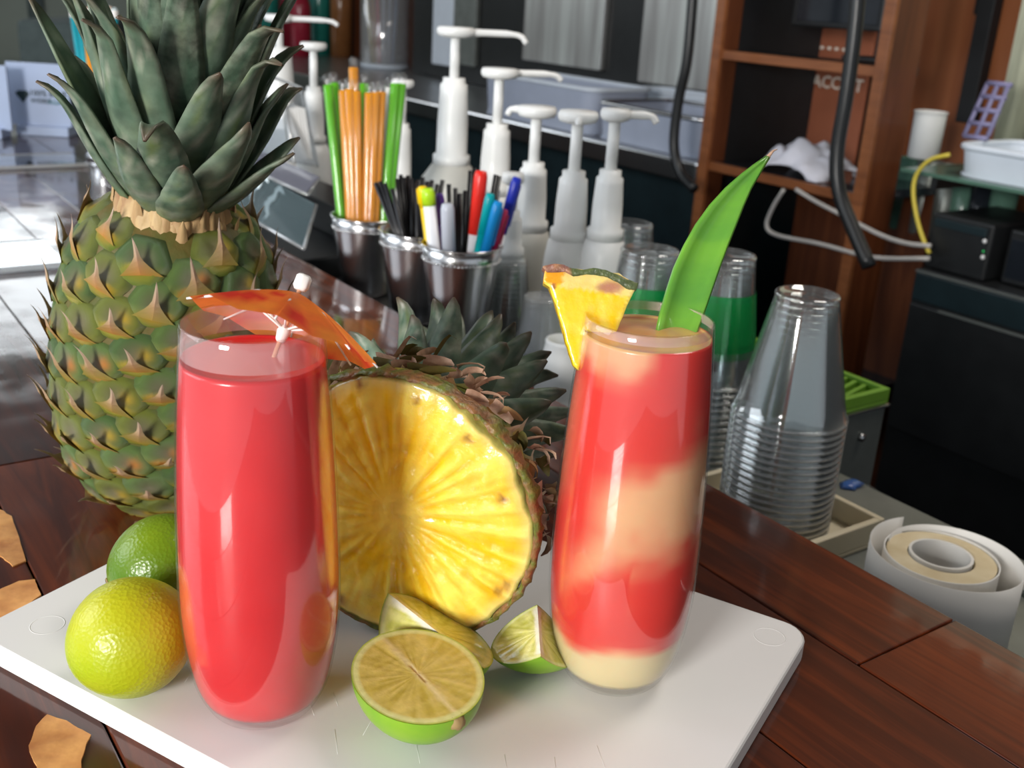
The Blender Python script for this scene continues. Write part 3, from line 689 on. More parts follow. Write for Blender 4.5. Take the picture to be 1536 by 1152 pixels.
def cutface(R, L, mode, seg=72, rings=22):
    """planar cut through a lime in local xz (y = 0). mode 'half': full ellipse; 'wedge': x >= 0 half of it"""
    vs, fs, cs = [], [], []; full = mode == 'half'; a0, a1 = (0, 2*PI) if full else (-PI/2, PI/2); n = seg if full else seg//2+1
    for j in range(rings+1):
        q = j/rings
        for i in range(n):
            a = a0+(a1-a0)*i/(seg if full else seg//2); x, z = R*q*math.cos(a), L*q*math.sin(a)
            fib = noise.noise(Vector((x*90, z*420, 1))) if full else noise.noise(Vector((x*120, z*500, 5)))
            rf_ = noise.noise(Vector((math.cos(a)*16, math.sin(a)*16, q*1.4+(0 if full else 9))))*min(1, q*2)
            lo, hi = ((.50, .40, .07), (.72, .58, .18)) if full else ((.50, .50, .09), (.74, .72, .26))
            c = Vector(lo).lerp(Vector(hi), max(0, min(1, .5+fib*.5+rf_*1.3)))
            y = -.0003*(fib*.4+rf_)*(q < .9)
            ctr = abs(x)/R; wv = .045+.02*noise.noise(Vector((z*200, 0, 0)))
            if full and ctr < wv+.03: c = c.lerp(Vector((.76, .64, .32)), min(1, (wv+.03-ctr)/.05)); y -= .0002
            if full and ctr < .018 and abs(z) < L*.22: c = Vector((.60, .42, .18)); y += .0003
            if not full and ctr < .10: c = c.lerp(Vector((.84, .82, .62)), min(1, (.10-ctr)/.04))
            if q > .87: c = c.lerp(Vector((.74, .76, .34)), min(1, (q-.87)/.05))
            if q > .965: c = Vector((.40, .52, .04))
            if q > .30 and not full:
                pass
            vs.append((x, y, z)); cs.append(tuple(c))
    for j in range(rings):
        for i in range(n if full else n-1):
            k = (i+1) % n; fs.append((j*n+i, (j+1)*n+i, (j+1)*n+k, j*n+k))
    return pyd(vs, fs, cs)
def peel_part(R, L, ang0, ang1, n=30, m=26):
    """piece of lime skin between two half planes through the local z axis"""
    vs, fs = [], []
    for i in range(m+1):
        t = -PI/2+PI*i/m
        for k in range(n+1):
            a = ang0+(ang1-ang0)*k/n; r = R*math.cos(t); vs.append((r*math.cos(a), r*math.sin(a), L*math.sin(t)))
    for i in range(m):
        for k in range(n): a = i*(n+1)+k; fs.append((a, a+1, a+n+2, a+n+1))
    return pyd(vs, fs)
# half lime, cut side up; local z (stem axis) runs to the lower right, local -y is the cut's normal
ch = dp(625, 1062, 0.4415)
RL, LL = .0262, .0305
def orient(zaxis, normal):
    z = Vector(zaxis).normalized(); ny = Vector(normal); ny = (ny-z*ny.dot(z)).normalized(); y = -ny; x = y.cross(z); return Matrix((x, y, z)).transposed()
hn = Vector((.05, -.16, 1)); hz = Vector((.62, -.78, -.06))
lh = thing('lime_half', 'halved lime with its cut face up, in front of the pineapple', 'lime', ch, orient(hz, hn))
link('peel', peel_part(RL, LL, 0, PI), 'lime_peel', lh); link('cut_face', cutface(RL*.999, LL*.999, 'half'), 'lime_flesh', lh, (0, -.0002, 0))
link('stem_scar', lathe([(0, .0022), (.002, .0018), (.0032, .0006), (.0036, -.001), (.002, -.002)], 14, fn=lambda a, z: 1+.15*math.sin(5*a)), 'stem_scar', lh, (0, .0030, LL-.0006))
lh.location.z = ZB + RL*1.0+.0004
def wedge(name, label, p0, p1, R, L, bis, ang):
    """quarter lime: ridge (core) from p0 to p1, bis = direction from the ridge into the flesh"""
    c = (p0+p1)/2; z = (p1-p0).normalized(); b = (bis-z*bis.dot(z)).normalized()
    t = thing(name, label, 'lime', c, Matrix((b, z.cross(b), z)).transposed()); L = (p1-p0).length/2*1.03
    link('peel', peel_part(R, L, -ang/2, ang/2), 'lime_peel', t)
    for sgn in (-1, 1):
        f = link('cut_face', cutface(R*.999, L*.999, 'wedge'), 'lime_flesh', t); f.rotation_euler = (0, 0, sgn*ang/2)
    return t
w1a, w1b = gp(584, 891, ZB+.036), gp(724, 1001, ZB+.022)
wedge('lime_wedge', 'longer lime wedge leaning against the cut pineapple, behind the lime half', w1a, w1b, .031, .03, Vector((.28, .25, -1)), math.radians(88))
w2a, w2b = gp(806, 908, ZB+.031), gp(811, 984, ZB+.022)
wedge('lime_wedge', 'short lime wedge between the cut pineapple and the swirled drink', w2a, w2b, .026, .028, Vector((-.10, .10, -1)), math.radians(95))

# ================================================================ THINGS BEHIND THE BAR EDGE
def cup_mesh(r0, r1, h, lip=.0014, base=.004, ribs=0):
    """clear cup standing upside down: small end up. origin at the rim (z = 0)"""
    pr = [(r1-lip, .0), (r1, .0006), (r1+lip*.4, .002), (r1-lip*.4, .0034), (r1-lip*.9, .004)]
    n = 8
    for i in range(1, n): q = i/n; pr.append((r1-lip+(r0-r1+lip)*q, .004+(h-.004-base)*q))
    pr += [(r0, h-base), (r0+.0006, h-base*.5), (r0-.0006, h), (r0-.003, h), (r0-.004, h-.002), (0, h-.0022)]
    me = lathe(pr, 44); me.materials.append(M['clear_cup'])
    for p in me.polygons: p.use_smooth = True
    return me
def rim_mesh(r1, t=.0011):
    me = lathe([(r1-t, -.0006), (r1+.0004, -.0008), (r1+t*.7, .0006), (r1+.0004, .0022), (r1-t, .0018), (r1-t*1.1, .0006), (r1-t, -.0006)], 44); me.materials.append(M['clear_cup_rim'])
    for p in me.polygons: p.use_smooth = True
    return me
def stack(base, n, pitch, r0, r1, h, word, where, group, band=None, tilt=0, cupmat=None, rimmat=None, name='plastic_cup', firstlabel=None):
    cm, rm = cup_mesh(r0, r1, h), rim_mesh(r1)
    if cupmat: cm.materials.clear(); cm.materials.append(M[cupmat])
    if rimmat: rm.materials.clear(); rm.materials.append(M[rimmat])
    bm_ = None
    if band: bm_ = lathe([(r0+(r1-r0)*(1-q)+.0004, h*q) for q in band], 44); bm_.materials.append(M['band_green'])
    root = None
    for k in range(n):     # k = 0 topmost
        z = (n-1-k)*pitch
        lab = (firstlabel or ('topmost '+word+' of '+where)) if k == 0 else ('%s %s from the top of %s' % (ORD[k], word, where))
        if k == 0:
            t = thing(name, lab, 'cup', base+Vector((0, 0, z)), None, group); root = t
            b = bpy.data.objects.new('cup_wall', cm); C.objects.link(b); b.parent = t
            r_ = bpy.data.objects.new('rim', rm); C.objects.link(r_); r_.parent = t
            if bm_: g = bpy.data.objects.new('green_band', bm_); C.objects.link(g); g.parent = t
        else:
            t = root.copy(); C.objects.link(t); t.location = base+Vector((0, 0, z)); t['label'] = lab
            for ch in list(root.children):
                if k > 2 and ch.name.startswith('green_band'): continue
                c = ch.copy(); C.objects.link(c); c.parent = t
LZ = -.10
# cream tray + front stack of clear cups
cp = gp(1158, 778, LZ+.006); s_, t_ = st(cp)
tr = thing('cup_tray', 'small cream plastic tray under the clear cup stack behind the bar', 'tray', BF(s_, t_, LZ+.0005), (0, 0, BARROT))
link('tray_floor', box(.135, .112, .004, .001, (0, 0, .002)), 'tray_cream', tr, smooth=False)
for sx, sy, ox, oy in ((.135, .006, 0, .053), (.135, .006, 0, -.053), (.006, .1, .0645, 0), (.006, .1, -.0645, 0)): link('tray_wall', box(sx, sy, .019, .001, (ox, oy, .0135)), 'tray_cream', tr, smooth=False)
stack(cp, 18, .0056, .0245, .0455, .100, 'clear cup', 'the upside-down stack beside the paper roll', 'clear cups stacked upside down beside the paper roll')
# green-banded stacks
g1 = onT(976, 372, -.17); s1, t1 = st(g1)
stack(BF(s1, t1, LZ+.001), 13, .0063, .0275, .0415, .112, 'green-banded cup', 'the stack between wedge and leaf', 'green-banded cups behind the wedge', band=(.34, .45, .58, .72))
g2 = onT(1089, 372, -.17); s2, t2 = st(g2)
stack(BF(s2, t2, LZ+.001), 16, .0062, .0265, .0400, .112, 'green-banded cup', 'the stack right of the leaf', 'green-banded cups right of the leaf', band=(.34, .45, .58, .72))
g3 = onT(948, 362, -.25); s3, t3 = st(g3)
stack(BF(s3+.01, t3, LZ+.006), 12, .006, .0275, .0415, .11, 'plain clear cup', 'the rearmost stack behind the green bands', 'plain clear cups in the rearmost stack')
# small fluted clear cups and white foam cups
g4 = onT(762, 400, -.13); s4, t4 = st(g4)
stack(BF(s4, t4, LZ+.001), 12, .0055, .0200, .0290, .080, 'small clear cup', 'the stack right of the pen tumbler', 'small clear cups stacked beside the tumblers')
g5 = onT(848, 520, -.10); s5, t5 = st(g5)
stack(BF(s5, t5, LZ+.001), 9, .0048, .0190, .0300, .062, 'white foam cup', 'the low stack left of the swirled drink', 'white foam cups', cupmat='foam_white', rimmat='foam_white', name='foam_cup')
g6 = onT(812, 470, -.13); s6, t6 = st(g6)
stack(BF(s6, t6, LZ+.001), 11, .005, .0190, .0290, .068, 'frosted cup', 'the stack behind the foam cups', 'frosted clear cups', cupmat='cup_fogged', rimmat='cup_fogged')
# paper label roll: loose outer band, wound roll, hollow core
rp = gp(1402, 938, LZ); 
roll = thing('paper_roll', 'wide white paper roll with a loose outer band on the ledge', 'paper roll', rp+Vector((0, 0, .0005)))
def ringwall(r_in, r_out, h, squash=1, seg=56):
    me = lathe([(r_in, 0), (r_out, 0), (r_out, h), (r_in, h), (r_in, 0)], seg)
    for v in me.vertices: v.co.y *= squash
    return me
link('wound_paper', ringwall(.0225, .0365, .052), 'tape_side', roll, (-.004, .005, 0), smooth=False)
link('paper_layer', ringwall(.0375, .0385, .053), 'tape_paper', roll, (-.004, .005, 0), smooth=False)
link('core', ringwall(.0195, .0215, .054), 'tape_paper', roll, (-.004, .006, 0), smooth=False)
vs, fs = [], []
NB = 70
for i in range(NB+1):
    a = 2.6-2*PI*1.12*i/NB; r = .0415+.014*i/NB
    for z in (0, .056): vs.append((r*math.cos(a)+.001, r*math.sin(a)+.002, z))
for i in range(NB): fs.append((2*i, 2*i+2, 2*i+3, 2*i+1))
o = link('loose_band', pyd(vs, fs), 'tape_paper', roll); md = o.modifiers.new('s', 'SOLIDIFY'); md.thickness = .0005
# green drip mat on its steel box
mc = onT(1336, 583, -.40); sm, tm = st(mc)
bx = thing('steel_box', 'dark steel box standing beyond the service ledge', 'metal box', BF(sm+.09, -.345, mc.z-.016), (0, 0, BARROT))
link('box_body', box(.18, .106, .17, .002, (0, 0, -.088)), 'steel_dull', bx, smooth=False)
link('flange', box(.184, .112, .003, .0005, (0, 0, -.0015)), 'steel', bx, smooth=False)
for ox in (-.02, .03): link('bolt', lathe([(0, .004), (.004, .003), (.005, 0), (0, 0)], 12), 'steel', bx, (-.0905, ox, -.03), (0, -PI/2, 0))
for sx in (-.07, .07): link('box_leg', box(.012, .012, 1.0, .001, (sx, 0, -.673+.172-.17)), 'steel_dull', bx, (0, 0, 0), smooth=False)
dm = thing('drip_mat', 'bright green slotted rubber drip mat on the steel box', 'drip mat', BF(sm+.09, -.345, mc.z-.0155), (0, 0, BARROT))
link('mat_base', box(.18, .11, .004, .001, (0, 0, .002)), 'mat_green', dm, smooth=False)
for sx, sy, ox, oy in ((.18, .007, 0, .0515), (.18, .007, 0, -.0515), (.007, .1, .0865, 0), (.007, .1, -.0865, 0)): link('mat_edge', box(sx, sy, .012, .001, (ox, oy, .010)), 'mat_green', dm, smooth=False)
rm_ = box(.0045, .094, .010, .0008, (0, 0, .009))
for k in range(14):
    o = link('mat_slat', rm_ if k == 0 else rm_, 'mat_green' if k == 0 else None, dm, (-.078+.012*k, 0, 0), (0, 0, .25), smooth=False)
gel = thing('gel_packet', 'small crumpled blue and clear wrapper on the ledge rim', 'wrapper', gp(1277, 728, -.094))
me = lathe([(0, .004), (.006, .0035), (.011, .001), (.008, 0), (0, 0)], 20, fn=lambda a, z: 1+.3*math.sin(2*a)+.12*math.sin(7*a)); link('blue_film', me, 'blue_gel', gel)
link('clear_end', tube([(.006, -.003, .002), (.014, -.007, .003), (.019, -.010, .001)], [.004, .002, .003], 8, flat=.4), 'wrapper', gel)
# black shelf with three steel tumblers
sh = tag(bfbox('tumbler_shelf', .56, .93, -.004, -.115, -.045, -.036, 'black_plastic'), 'black strip shelf behind the bar edge carrying the steel tumblers', 'shelf')
def tumbler(base, r0, r1, h, label):
    t = thing('steel_tumbler', label, 'tumbler', base, None, 'steel tumblers on the bar edge')
    pr = [(0, .001), (r0-.002, .001), (r0, .0), (r0+.0012, .003), (r0+(r1-r0)*.12, h*.12), (r0+(r1-r0)*.5, h*.5), (r0+(r1-r0)*.86, h*.86), (r1, h), (r1-.0010, h), (r0+(r1-r0)*.84, h*.84), (r0+(r1-r0)*.5-.001, h*.5), (r0-.001, .004), (0, .004)]
    link('tumbler_wall', lathe(pr, 56), 'steel', t)
    link('rim_bead', lathe([(r1-.001, h-.0012), (r1+.0012, h-.001), (r1+.0012, h+.0008), (r1-.001, h+.001), (r1-.001, h-.0012)], 56), 'steel_bead', t)
    rb = r0+(r1-r0)*.86+.0006
    bd = bmesh.new()
    for k in range(64):
        a = 2*PI*k/64; bmesh.ops.create_icosphere(bd, subdivisions=1, radius=.0013, matrix=Matrix.Translation((rb*math.cos(a), rb*math.sin(a), h*.86)))
    me = bpy.data.meshes.new('b'); bd.to_mesh(me); bd.free(); o = link('beading', me, 'steel_bead', t); o['kind'] = 'stuff'
    return t
TZ = -.0355
tw = []
for (px, py, lab) in ((693, 366, 'steel tumbler full of pens, nearest and rightmost of the three'), (626, 345, 'middle steel tumbler holding thin black straws'), (550, 323, 'steel tumbler holding wide green and orange straws, leftmost of three')):
    q = onT(px, py, -.062); s_, t_ = st(q); h_ = q.z-TZ
    tw.append(tumbler(BF(s_, t_, TZ), .026, .0400, h_, lab)); tw[-1]['h'] = h_
def stick(name, top, bot, rad, mat, label, cat, group, topd, build):
    """a rod from bot (in the tumbler) up through the pixel top at the tumbler's distance"""
    ax = top-bot; t = thing(name, label, cat, bot, align(ax), group); build(t, ax.length); return t
def tdepth(t): return (t.location+Vector((0, 0, .1))-EYE).dot(FW)
def in_tumbler(t, px, py, dd, bx_, by_):
    """top point seen at the pixel; foot on the tumbler floor"""
    top = dp(px, py, tdepth(t)+dd); return top, t.location+Vector((bx_, by_, .0055))
rn = random.Random(5)
# wide straws (leftmost)
strw = [(491, 124, -.012, 'green', 1), (500, 121, .012, 'green', 1), (514, 132, -.02, 'orange', 1), (523, 130, -.022, 'orange', 1), (533, 133, -.02, 'orange', 1), (529, 98, .012, 'orange', 1), (545, 122, .014, 'green', 1), (553, 136, -.018, 'orange', 1), (562, 135, -.016, 'orange', 1), (571, 134, -.01, 'orange', 1), (584, 128, .014, 'white', 1), (592, 122, -.002, 'green', 1), (601, 122, .004, 'green', 1)]
tcx = 550
for i, (px, py, dd, cn, wr) in enumerate(strw):
    top, bot = in_tumbler(tw[2], px+1, py+4, dd, (px-tcx)/52*.017, dd*.6)
    nth = ['first', 'second', 'third', 'fourth', 'fifth', 'sixth', 'seventh', 'eighth', 'ninth', 'tenth', 'eleventh', 'twelfth', 'thirteenth'][i]
    ax = top-bot; L = ax.length
    t = thing('wide_straw', 'wide %s drinking straw in clear wrap, %s from the left in its tumbler' % (cn, nth), 'straw', bot, align(ax), 'wrapped wide straws in the steel tumbler')
    mt = {'green': 'straw_green', 'orange': 'straw_orange', 'white': 'pick_white'}[cn]
    link('straw', lathe([(.0048, 0), (.0056, 0), (.0056, L), (.0048, L), (.0048, 0)], 16), mt, t)
    link('wrapper', lathe([(.0059, .001), (.0060, L*.5), (.0059, L*.98), (.0044, L+.005), (.0058, L+.009), (.0022, L+.013)], 14, fn=lambda a, z: 1+.08*math.sin(3*a+z*90)), 'wrapper', t)
# thin black straws (middle tumbler)
bl = [(563, 274), (570, 272), (577, 275), (588, 283), (596, 268), (601, 262), (606, 266), (612, 263), (617, 268), (622, 274), (628, 270), (634, 266), (641, 272), (648, 270), (656, 276), (664, 270), (673, 276), (683, 282), (706, 256), (712, 252), (744, 262), (749, 264), (690, 290), (698, 286)]
for i, (px, py) in enumerate(bl):
    k = 1 if i < 16 else 0; t0 = tw[k]; dd = rn.uniform(-.006, .022) if i > 3 else -.02
    cx_ = 626 if k == 1 else 693
    top, bot = in_tumbler(t0, px, py, dd, -(cx_-px)/60*.012*(1 if i > 3 else -1.2), dd*.5)
    ax = top-bot; L = ax.length
    nB = ['first','second','third','fourth','fifth','sixth','seventh','eighth','ninth','tenth','eleventh','twelfth','thirteenth','fourteenth','fifteenth','sixteenth'][i if i < 16 else sorted([q[0] for q in bl[16:]]).index(px)]
    t = thing('stir_straw', 'thin black stir straw in the %s, %s from the left' % ('middle steel tumbler' if k == 1 else 'pen tumbler', nB), 'straw', bot, align(ax), 'black stir straws in the middle tumbler' if k == 1 else 'black stir straws among the pens')
    me = lathe([(0, 0), (.0024, 0), (.0024, L), (.0014, L), (.0014, L-.01), (0, L-.01)], 10); link('straw', me, 'straw_black', t)
# pens (front tumbler)
def pen(px, py, dd, fx, fy, label, build):
    top, bot = in_tumbler(tw[0], px, py, dd, fx, fy); ax = top-bot; t = thing('pen', label, 'pen', bot, align(ax), 'pens in the front steel tumbler'); build(t, ax.length); return t
def marker(capm, bodym, capl, r=.0062, clip=True, endm=None):
    def b(t, L):
        link('barrel', lathe([(0, 0), (r*.7, 0), (r*.92, .004), (r*.92, L-capl), (0, L-capl)], 18), bodym, t)
        link('cap', lathe([(0, L-capl-.001), (r, L-capl-.001), (r, L-.006), (r*.85, L-.001), (r*.6, L), (0, L)], 18), capm, t)
        if clip: link('clip', box(.0022, .0012, capl*.75, .0003, (0, -r-.0008, L-capl*.5)), capm, t, smooth=False)
    return b
pen(722, 256, -.012, .006, .0, 'fat red-capped marker with a white barrel', marker('pen_red', 'pen_white', .062, .0068, False))
pen(671, 305, -.03, -.006, -.012, 'pale grey-white marker, rounded end up', marker('pen_grey', 'pen_white', .06, .0066, False))
pen(641, 282, -.018, -.014, -.004, 'white marker with a lime green tip band', marker('pen_lime', 'pen_white', .016, .0068, False))
pen(633, 279, -.008, -.017, .002, 'yellow pen with a narrow nose at the left', marker('pen_yellow', 'pen_yellow', .02, .0052))
pen(659, 290, .002, -.008, .006, 'purple pen behind the white marker', marker('pen_purple', 'pen_purple', .03, .0046))
pen(736, 290, -.02, .002, -.010, 'teal capped pen leaning right', marker('pen_teal', 'pen_teal', .04, .0050))
pen(748, 302, -.024, .004, -.014, 'bright blue capped pen with a side clip', marker('pen_blue', 'pen_blue', .05, .0052))
pen(757, 314, -.014, .010, -.006, 'dark crimson pen behind the bright blue one', marker('pen_crimson', 'pen_crimson', .04, .0046))
pen(776, 266, -.008, .014, .0, 'navy capped white ballpoint leaning furthest right', marker('pen_navy', 'pen_white', .056, .0052))
pen(745, 283, .01, .008, .008, 'chrome ended pen between teal and navy pens', marker('steel', 'steel', .02, .0042))
# ---- black caddy with clear cover and frosted seahorses
c0, c1 = onT(322, 300, -.008), onT(508, 400, -.008); sL, sR = st(c0)[0], st(c1)[0]
cad = thing('napkin_caddy', 'black napkin caddy with clear slanted cover and frosted seahorses behind the bar', 'caddy', BF((sL+sR)/2, -.07, 0), (0, 0, BARROT))
def inC(P): return cad.matrix_basis.inverted() @ P
def plateC(pxs, Ts, mat, name, th=.003):
    P = [inC(onT(x, y, T)) for (x, y), T in zip(pxs, Ts)]; c = sum(P, Vector())/4
    return link(name, quadbox(*[p-c for p in P], th), mat, cad, c, smooth=False)
bfbox('black_base', max(sR, .94), sL+.10, -.006, -.17, -.099, -.012, 'black_plastic', cad, .002)
bfbox('base_back', sR+.03, sL+.10, -.105, -.17, -.012, .03, 'black_plastic', cad, .002)
fp = [(322, 296), (456, 373), (474, 308), (345, 236)]; plateC(fp, (-.010, -.010, -.055, -.055), 'acrylic_grey', 'clear_front')
for a, b in ((fp[0], fp[1]), (fp[1], fp[2])):
    TT = {fp[0]: -.010, fp[1]: -.010, fp[2]: -.055}; pa, pb_ = inC(onT(*a, TT[a]-.0)), inC(onT(*b, TT[b]))
    link('clear_edge', tube([pa, pb_], .0022, 8), 'acrylic_edge', cad)
plateC([(348, 240), (460, 292), (480, 268), (358, 216)], (-.054, -.054, -.085, -.085), 'acrylic_mauve', 'clear_ledge')
link('clear_edge', tube([inC(onT(348, 240, -.054)), inC(onT(462, 292, -.054)), inC(onT(479, 267, -.085))], .0018, 8), 'acrylic_edge', cad)
# upper clear box of paper napkins
ub = [(385, 202), (440, 244), (429, 160), (388, 142)]
plateC([(360, 232), (441, 244), (429, 160), (384, 140)], (-.086, -.086, -.105, -.105), 'acrylic', 'clear_box_front')
plateC([(441, 244), (476, 250), (452, 132), (429, 160)], (-.086, -.15, -.16, -.105), 'acrylic', 'clear_box_side')
for pts_, TT in (([(441, 244), (429, 160), (384, 140)], (-.086, -.105, -.105)), ([(429, 160), (452, 132), (400, 112)], (-.105, -.16, -.16)), ([(452, 132), (476, 250)], (-.16, -.15))):
    link('clear_edge', tube([inC(onT(*p, T)) for p, T in zip(pts_, TT)], .0022, 8), 'acrylic_edge', cad)
nk = thing('napkin_stack', 'stack of white paper napkins inside the clear caddy box', 'napkins', onT(400, 205, -.12), (0, 0, BARROT))
P = [nk.matrix_basis.inverted() @ onT(x, y, -.100) for x, y in ((365, 236), (436, 240), (425, 163), (384, 150))]
for k in range(9): link('napkin', quadbox(*[p+Vector((0, -.004*k, .0008*(k % 2))) for p in P], .003), 'napkin_white', nk, smooth=False)
def seahorse(cx, cy, hgt, T0, name='seahorse'):
    """frosted seahorse decal: curled tail, belly, snout, laid on the slanted clear front"""
    Lp = [(.62, -.93), (.50, -.99), (.36, -.95), (.33, -.84), (.42, -.77), (.52, -.80)]; body = [(.46, -.98), (.30, -.93), (.30, -.78), (.46, -.62), (.50, -.42), (.34, -.24), (.28, -.02), (.40, .18), (.60, .36), (.58, .55), (.66, .72), (.80, .84)]
    rad_ = [.03, .04, .05, .065, .09, .13, .16, .15, .12, .10, .12, .10]
    cp_ = curve([(a, b, 0) for a, b in body], 44); n = len(cp_); vs, fs = [], []
    for i, p in enumerate(cp_):
        q = i/(n-1)*(len(rad_)-1); j = min(int(q), len(rad_)-2); r = (rad_[j]+(rad_[j+1]-rad_[j])*(q-j))*(1+.18*math.sin(i*1.7))
        t = (cp_[min(i+1, n-1)]-cp_[max(i-1, 0)]).normalized(); nn = Vector((-t.y, t.x, 0)); vs += [p+nn*r, p-nn*r]
    for i in range(n-1): fs.append((2*i, 2*i+2, 2*i+3, 2*i+1))
    b = len(vs); vs += [Vector((.80, .92, 0)), Vector((.74, .72, 0)), Vector((1.12, .62, 0)), Vector((1.14, .70, 0))]; fs.append((b, b+1, b+2, b+3))
    b = len(vs); vs += [Vector((.20, .05, 0)), Vector((.02, -.02, 0)), Vector((.04, -.2, 0)), Vector((.22, -.18, 0))]; fs.append((b, b+1, b+2, b+3))
    A = inC(onT(322, 296, -.010)); X = (inC(onT(456, 373, -.010))-A).normalized(); Y = (inC(onT(345, 236, -.055))-A).normalized(); Z = X.cross(Y).normalized()
    O = inC(onT(cx, cy, T0)); V = [O+X*(v.x-.5)*hgt*.5+Y*(v.y)*hgt*.5-Z*(-.0) for v in vs]
    sg = 1 if (inC(EYE)-O).dot(Z) > 0 else -1; V = [v+Z*sg*.0022 for v in V]
    o = link(name, pyd([v-O for v in V], fs), 'frost_white', cad, O, smooth=False); md = o.modifiers.new('s', 'SOLIDIFY'); md.thickness = .0006; return o
for cx, cy in ((361, 271), (385, 290), (408, 308)): seahorse(cx, cy, .084, -.034)
seahorse(336, 262, .075, -.034)
# ---- pump bottles
def pump_bottle(s0, t0, zt, R, neck_r, label, nozzle, head_r, H2=None, cream=False, nz_len=.06, nz_drop=.004, sh=None):
    """zt = height of the head's top over the bar; stands on the ledge"""
    Ht = zt-LZ; t = thing('pump_bottle', label, 'pump bottle', BF(s0, t0, LZ+.0005), None, 'white pump bottles behind the bar')
    bm_ = 'plastic_cream' if cream else 'plastic_white'
    stem = Ht*.20 if H2 is None else H2[0]; col = Ht*.28 if H2 is None else H2[1]; zc = Ht-.010-stem; zs = zc-col
    link('bottle', lathe([(0, .002), (R*.9, 0), (R, .006), (R, zs*.35), (R*.96, zs*.40), (R, zs*.45), (R, zs*.80), (R*.93, zs*.90), (neck_r*1.45, zs*.985), (neck_r*1.15, zs), (0, zs)], 40), bm_, t)
    link('collar', lathe([(0, zs-.001), (neck_r*1.35, zs-.001), (neck_r*1.35, zs+.010), (neck_r*1.12, zs+.012), (neck_r*1.10, zs+col*.5), (neck_r, zs+col*.80), (neck_r*.98, zc-.008), (neck_r*.80, zc-.006), (neck_r*.80, zc), (0, zc)], 36, fn=lambda a, z: 1+.006*math.sin(24*a)), 'plastic_white', t)
    link('stem', lathe([(0, zc-.002), (.0062, zc-.002), (.0058, Ht-.008), (0, Ht-.008)], 18), 'plastic_white', t)
    link('pump_head', lathe([(0, Ht-.0125), (head_r*.55, Ht-.0125), (head_r*.9, Ht-.0105), (head_r, Ht-.007), (head_r, Ht-.003), (head_r*.92, Ht), (0, Ht+.0005)], 36), 'plastic_white', t)
    d = Vector(nozzle); d.z = 0; d.normalize()
    p = curve([d*head_r*.3+Vector((0, 0, Ht-.006)), d*(nz_len*.5)+Vector((0, 0, Ht-.005)), d*(nz_len*.88)+Vector((0, 0, Ht-.006)), d*nz_len+Vector((0, 0, Ht-.006-nz_drop*1.5))], 12)
    link('nozzle', tube(p, [.0046]*3+[.0042]*4+[.0034]*(len(p)-7), 12), 'plastic_white', t); return t
right = RT.copy(); right.z = 0; right.normalize(); back = FW.copy(); back.z = 0; back.normalize()
def pb_at(px, py, T, *a, **k):
    q = onT(px, py, T); s_, t_ = st(q); return pump_bottle(s_, t_, q.z, *a, **k)
pb_at(684, 41, -.225, .040, .0175, 'large pump bottle, tallest of all, behind the pens', right*1+back*.1, .0235, H2=(.050, .105), cream=True, nz_len=.088, nz_drop=.006)
pb_at(750, 103, -.245, .030, .0165, 'pump bottle just right of the tallest, with a long nozzle', right+back*.35, .0225, H2=(.055, .085), nz_len=.080)
pb_at(806, 160, -.200, .0255, .0150, 'pump bottle with a flat head, nozzle pointing left', -right+back*.4, .0215, H2=(.05, .075), cream=True, nz_len=.034)
pb_at(868, 167, -.185, .0260, .0150, 'pump bottle with a flat head between two others, nozzle facing the viewer', -back, .0205, H2=(.05, .070), nz_len=.021)
pb_at(924, 164, -.205, .0255, .0140, 'rightmost pump bottle with a thin nozzle pointing right', right+back*.1, .0150, H2=(.05, .070), nz_len=.042)
pb_at(470, 64, -.215, .0285, .0140, 'far pump bottle left of the green straws', back, .0200, H2=(.055, .085), nz_len=.024)
pb_at(418, 22, -.215, .0310, .0200, 'far pump bottle with long nozzle behind the clear caddy', right, .0230, H2=(.040, .10), nz_len=.095)
pb_at(604, 120, -.255, .0300, .0130, 'pump bottle hidden behind the wide straws', back, .0160, H2=(.05, .09), nz_len=.02)
pb_at(770, 260, -.150, .0200, .0120, 'short pump bottle directly right of the navy pen', back, .0120, H2=(.03, .05), cream=True, nz_len=.014)
# ---- tall steel cup with striped straws, far left on the bar
tc_ = gp(157, 238, 0); dC = (tc_-EYE).dot(FW); kk = dC/F
tc = thing('steel_cup', 'tall flared steel cup on the far bar behind the whole pineapple', 'cup', tc_)
hC = (dp(150, 140, dC-.03)-tc_).z
link('cup_wall', lathe([(0, 0), (26*kk, 0), (27*kk, .004), (24*kk, .010), (20*kk, .016), (21*kk, hC*.4), (27*kk, hC*.8), (33*kk, hC), (31*kk, hC), (25*kk, hC*.8), (19*kk, hC*.4), (0, .02)], 40), 'steel', tc)
for i, (tx, c_) in enumerate(((104, 'teal'), (113, 'teal'), (122, 'orange'), (131, 'orange'), (140, 'teal'), (149, 'teal'), (160, 'orange'), (168, 'teal'))):
    bot = tc_+right*((i-3.5)*.0056)+Vector((0, 0, .022)); top = dp(tx+4, 12+2*(i % 3), dC-.02); ax = top-bot
    t = thing('striped_straw', '%s wide straw in the far steel cup, %s' % (c_, ('the leftmost', 'second from the left', 'third from the left', 'fourth from the left', 'fifth from the left', 'third from the right', 'second from the right', 'the rightmost')[i]), 'straw', bot, align(ax), 'wide teal straws in the far steel cup' if c_ == 'teal' else 'wide orange straws in the far steel cup')
    link('straw', lathe([(.0042, 0), (.0052, 0), (.0052, ax.length), (.0042, ax.length), (.0042, 0)], 14), 'straw_teal' if c_ == 'teal' else 'straw_orange', t)
    link('paper_end', lathe([(.0054, ax.length*.93), (.0056, ax.length*.99), (.003, ax.length*1.01)], 12), 'pick_white', t)
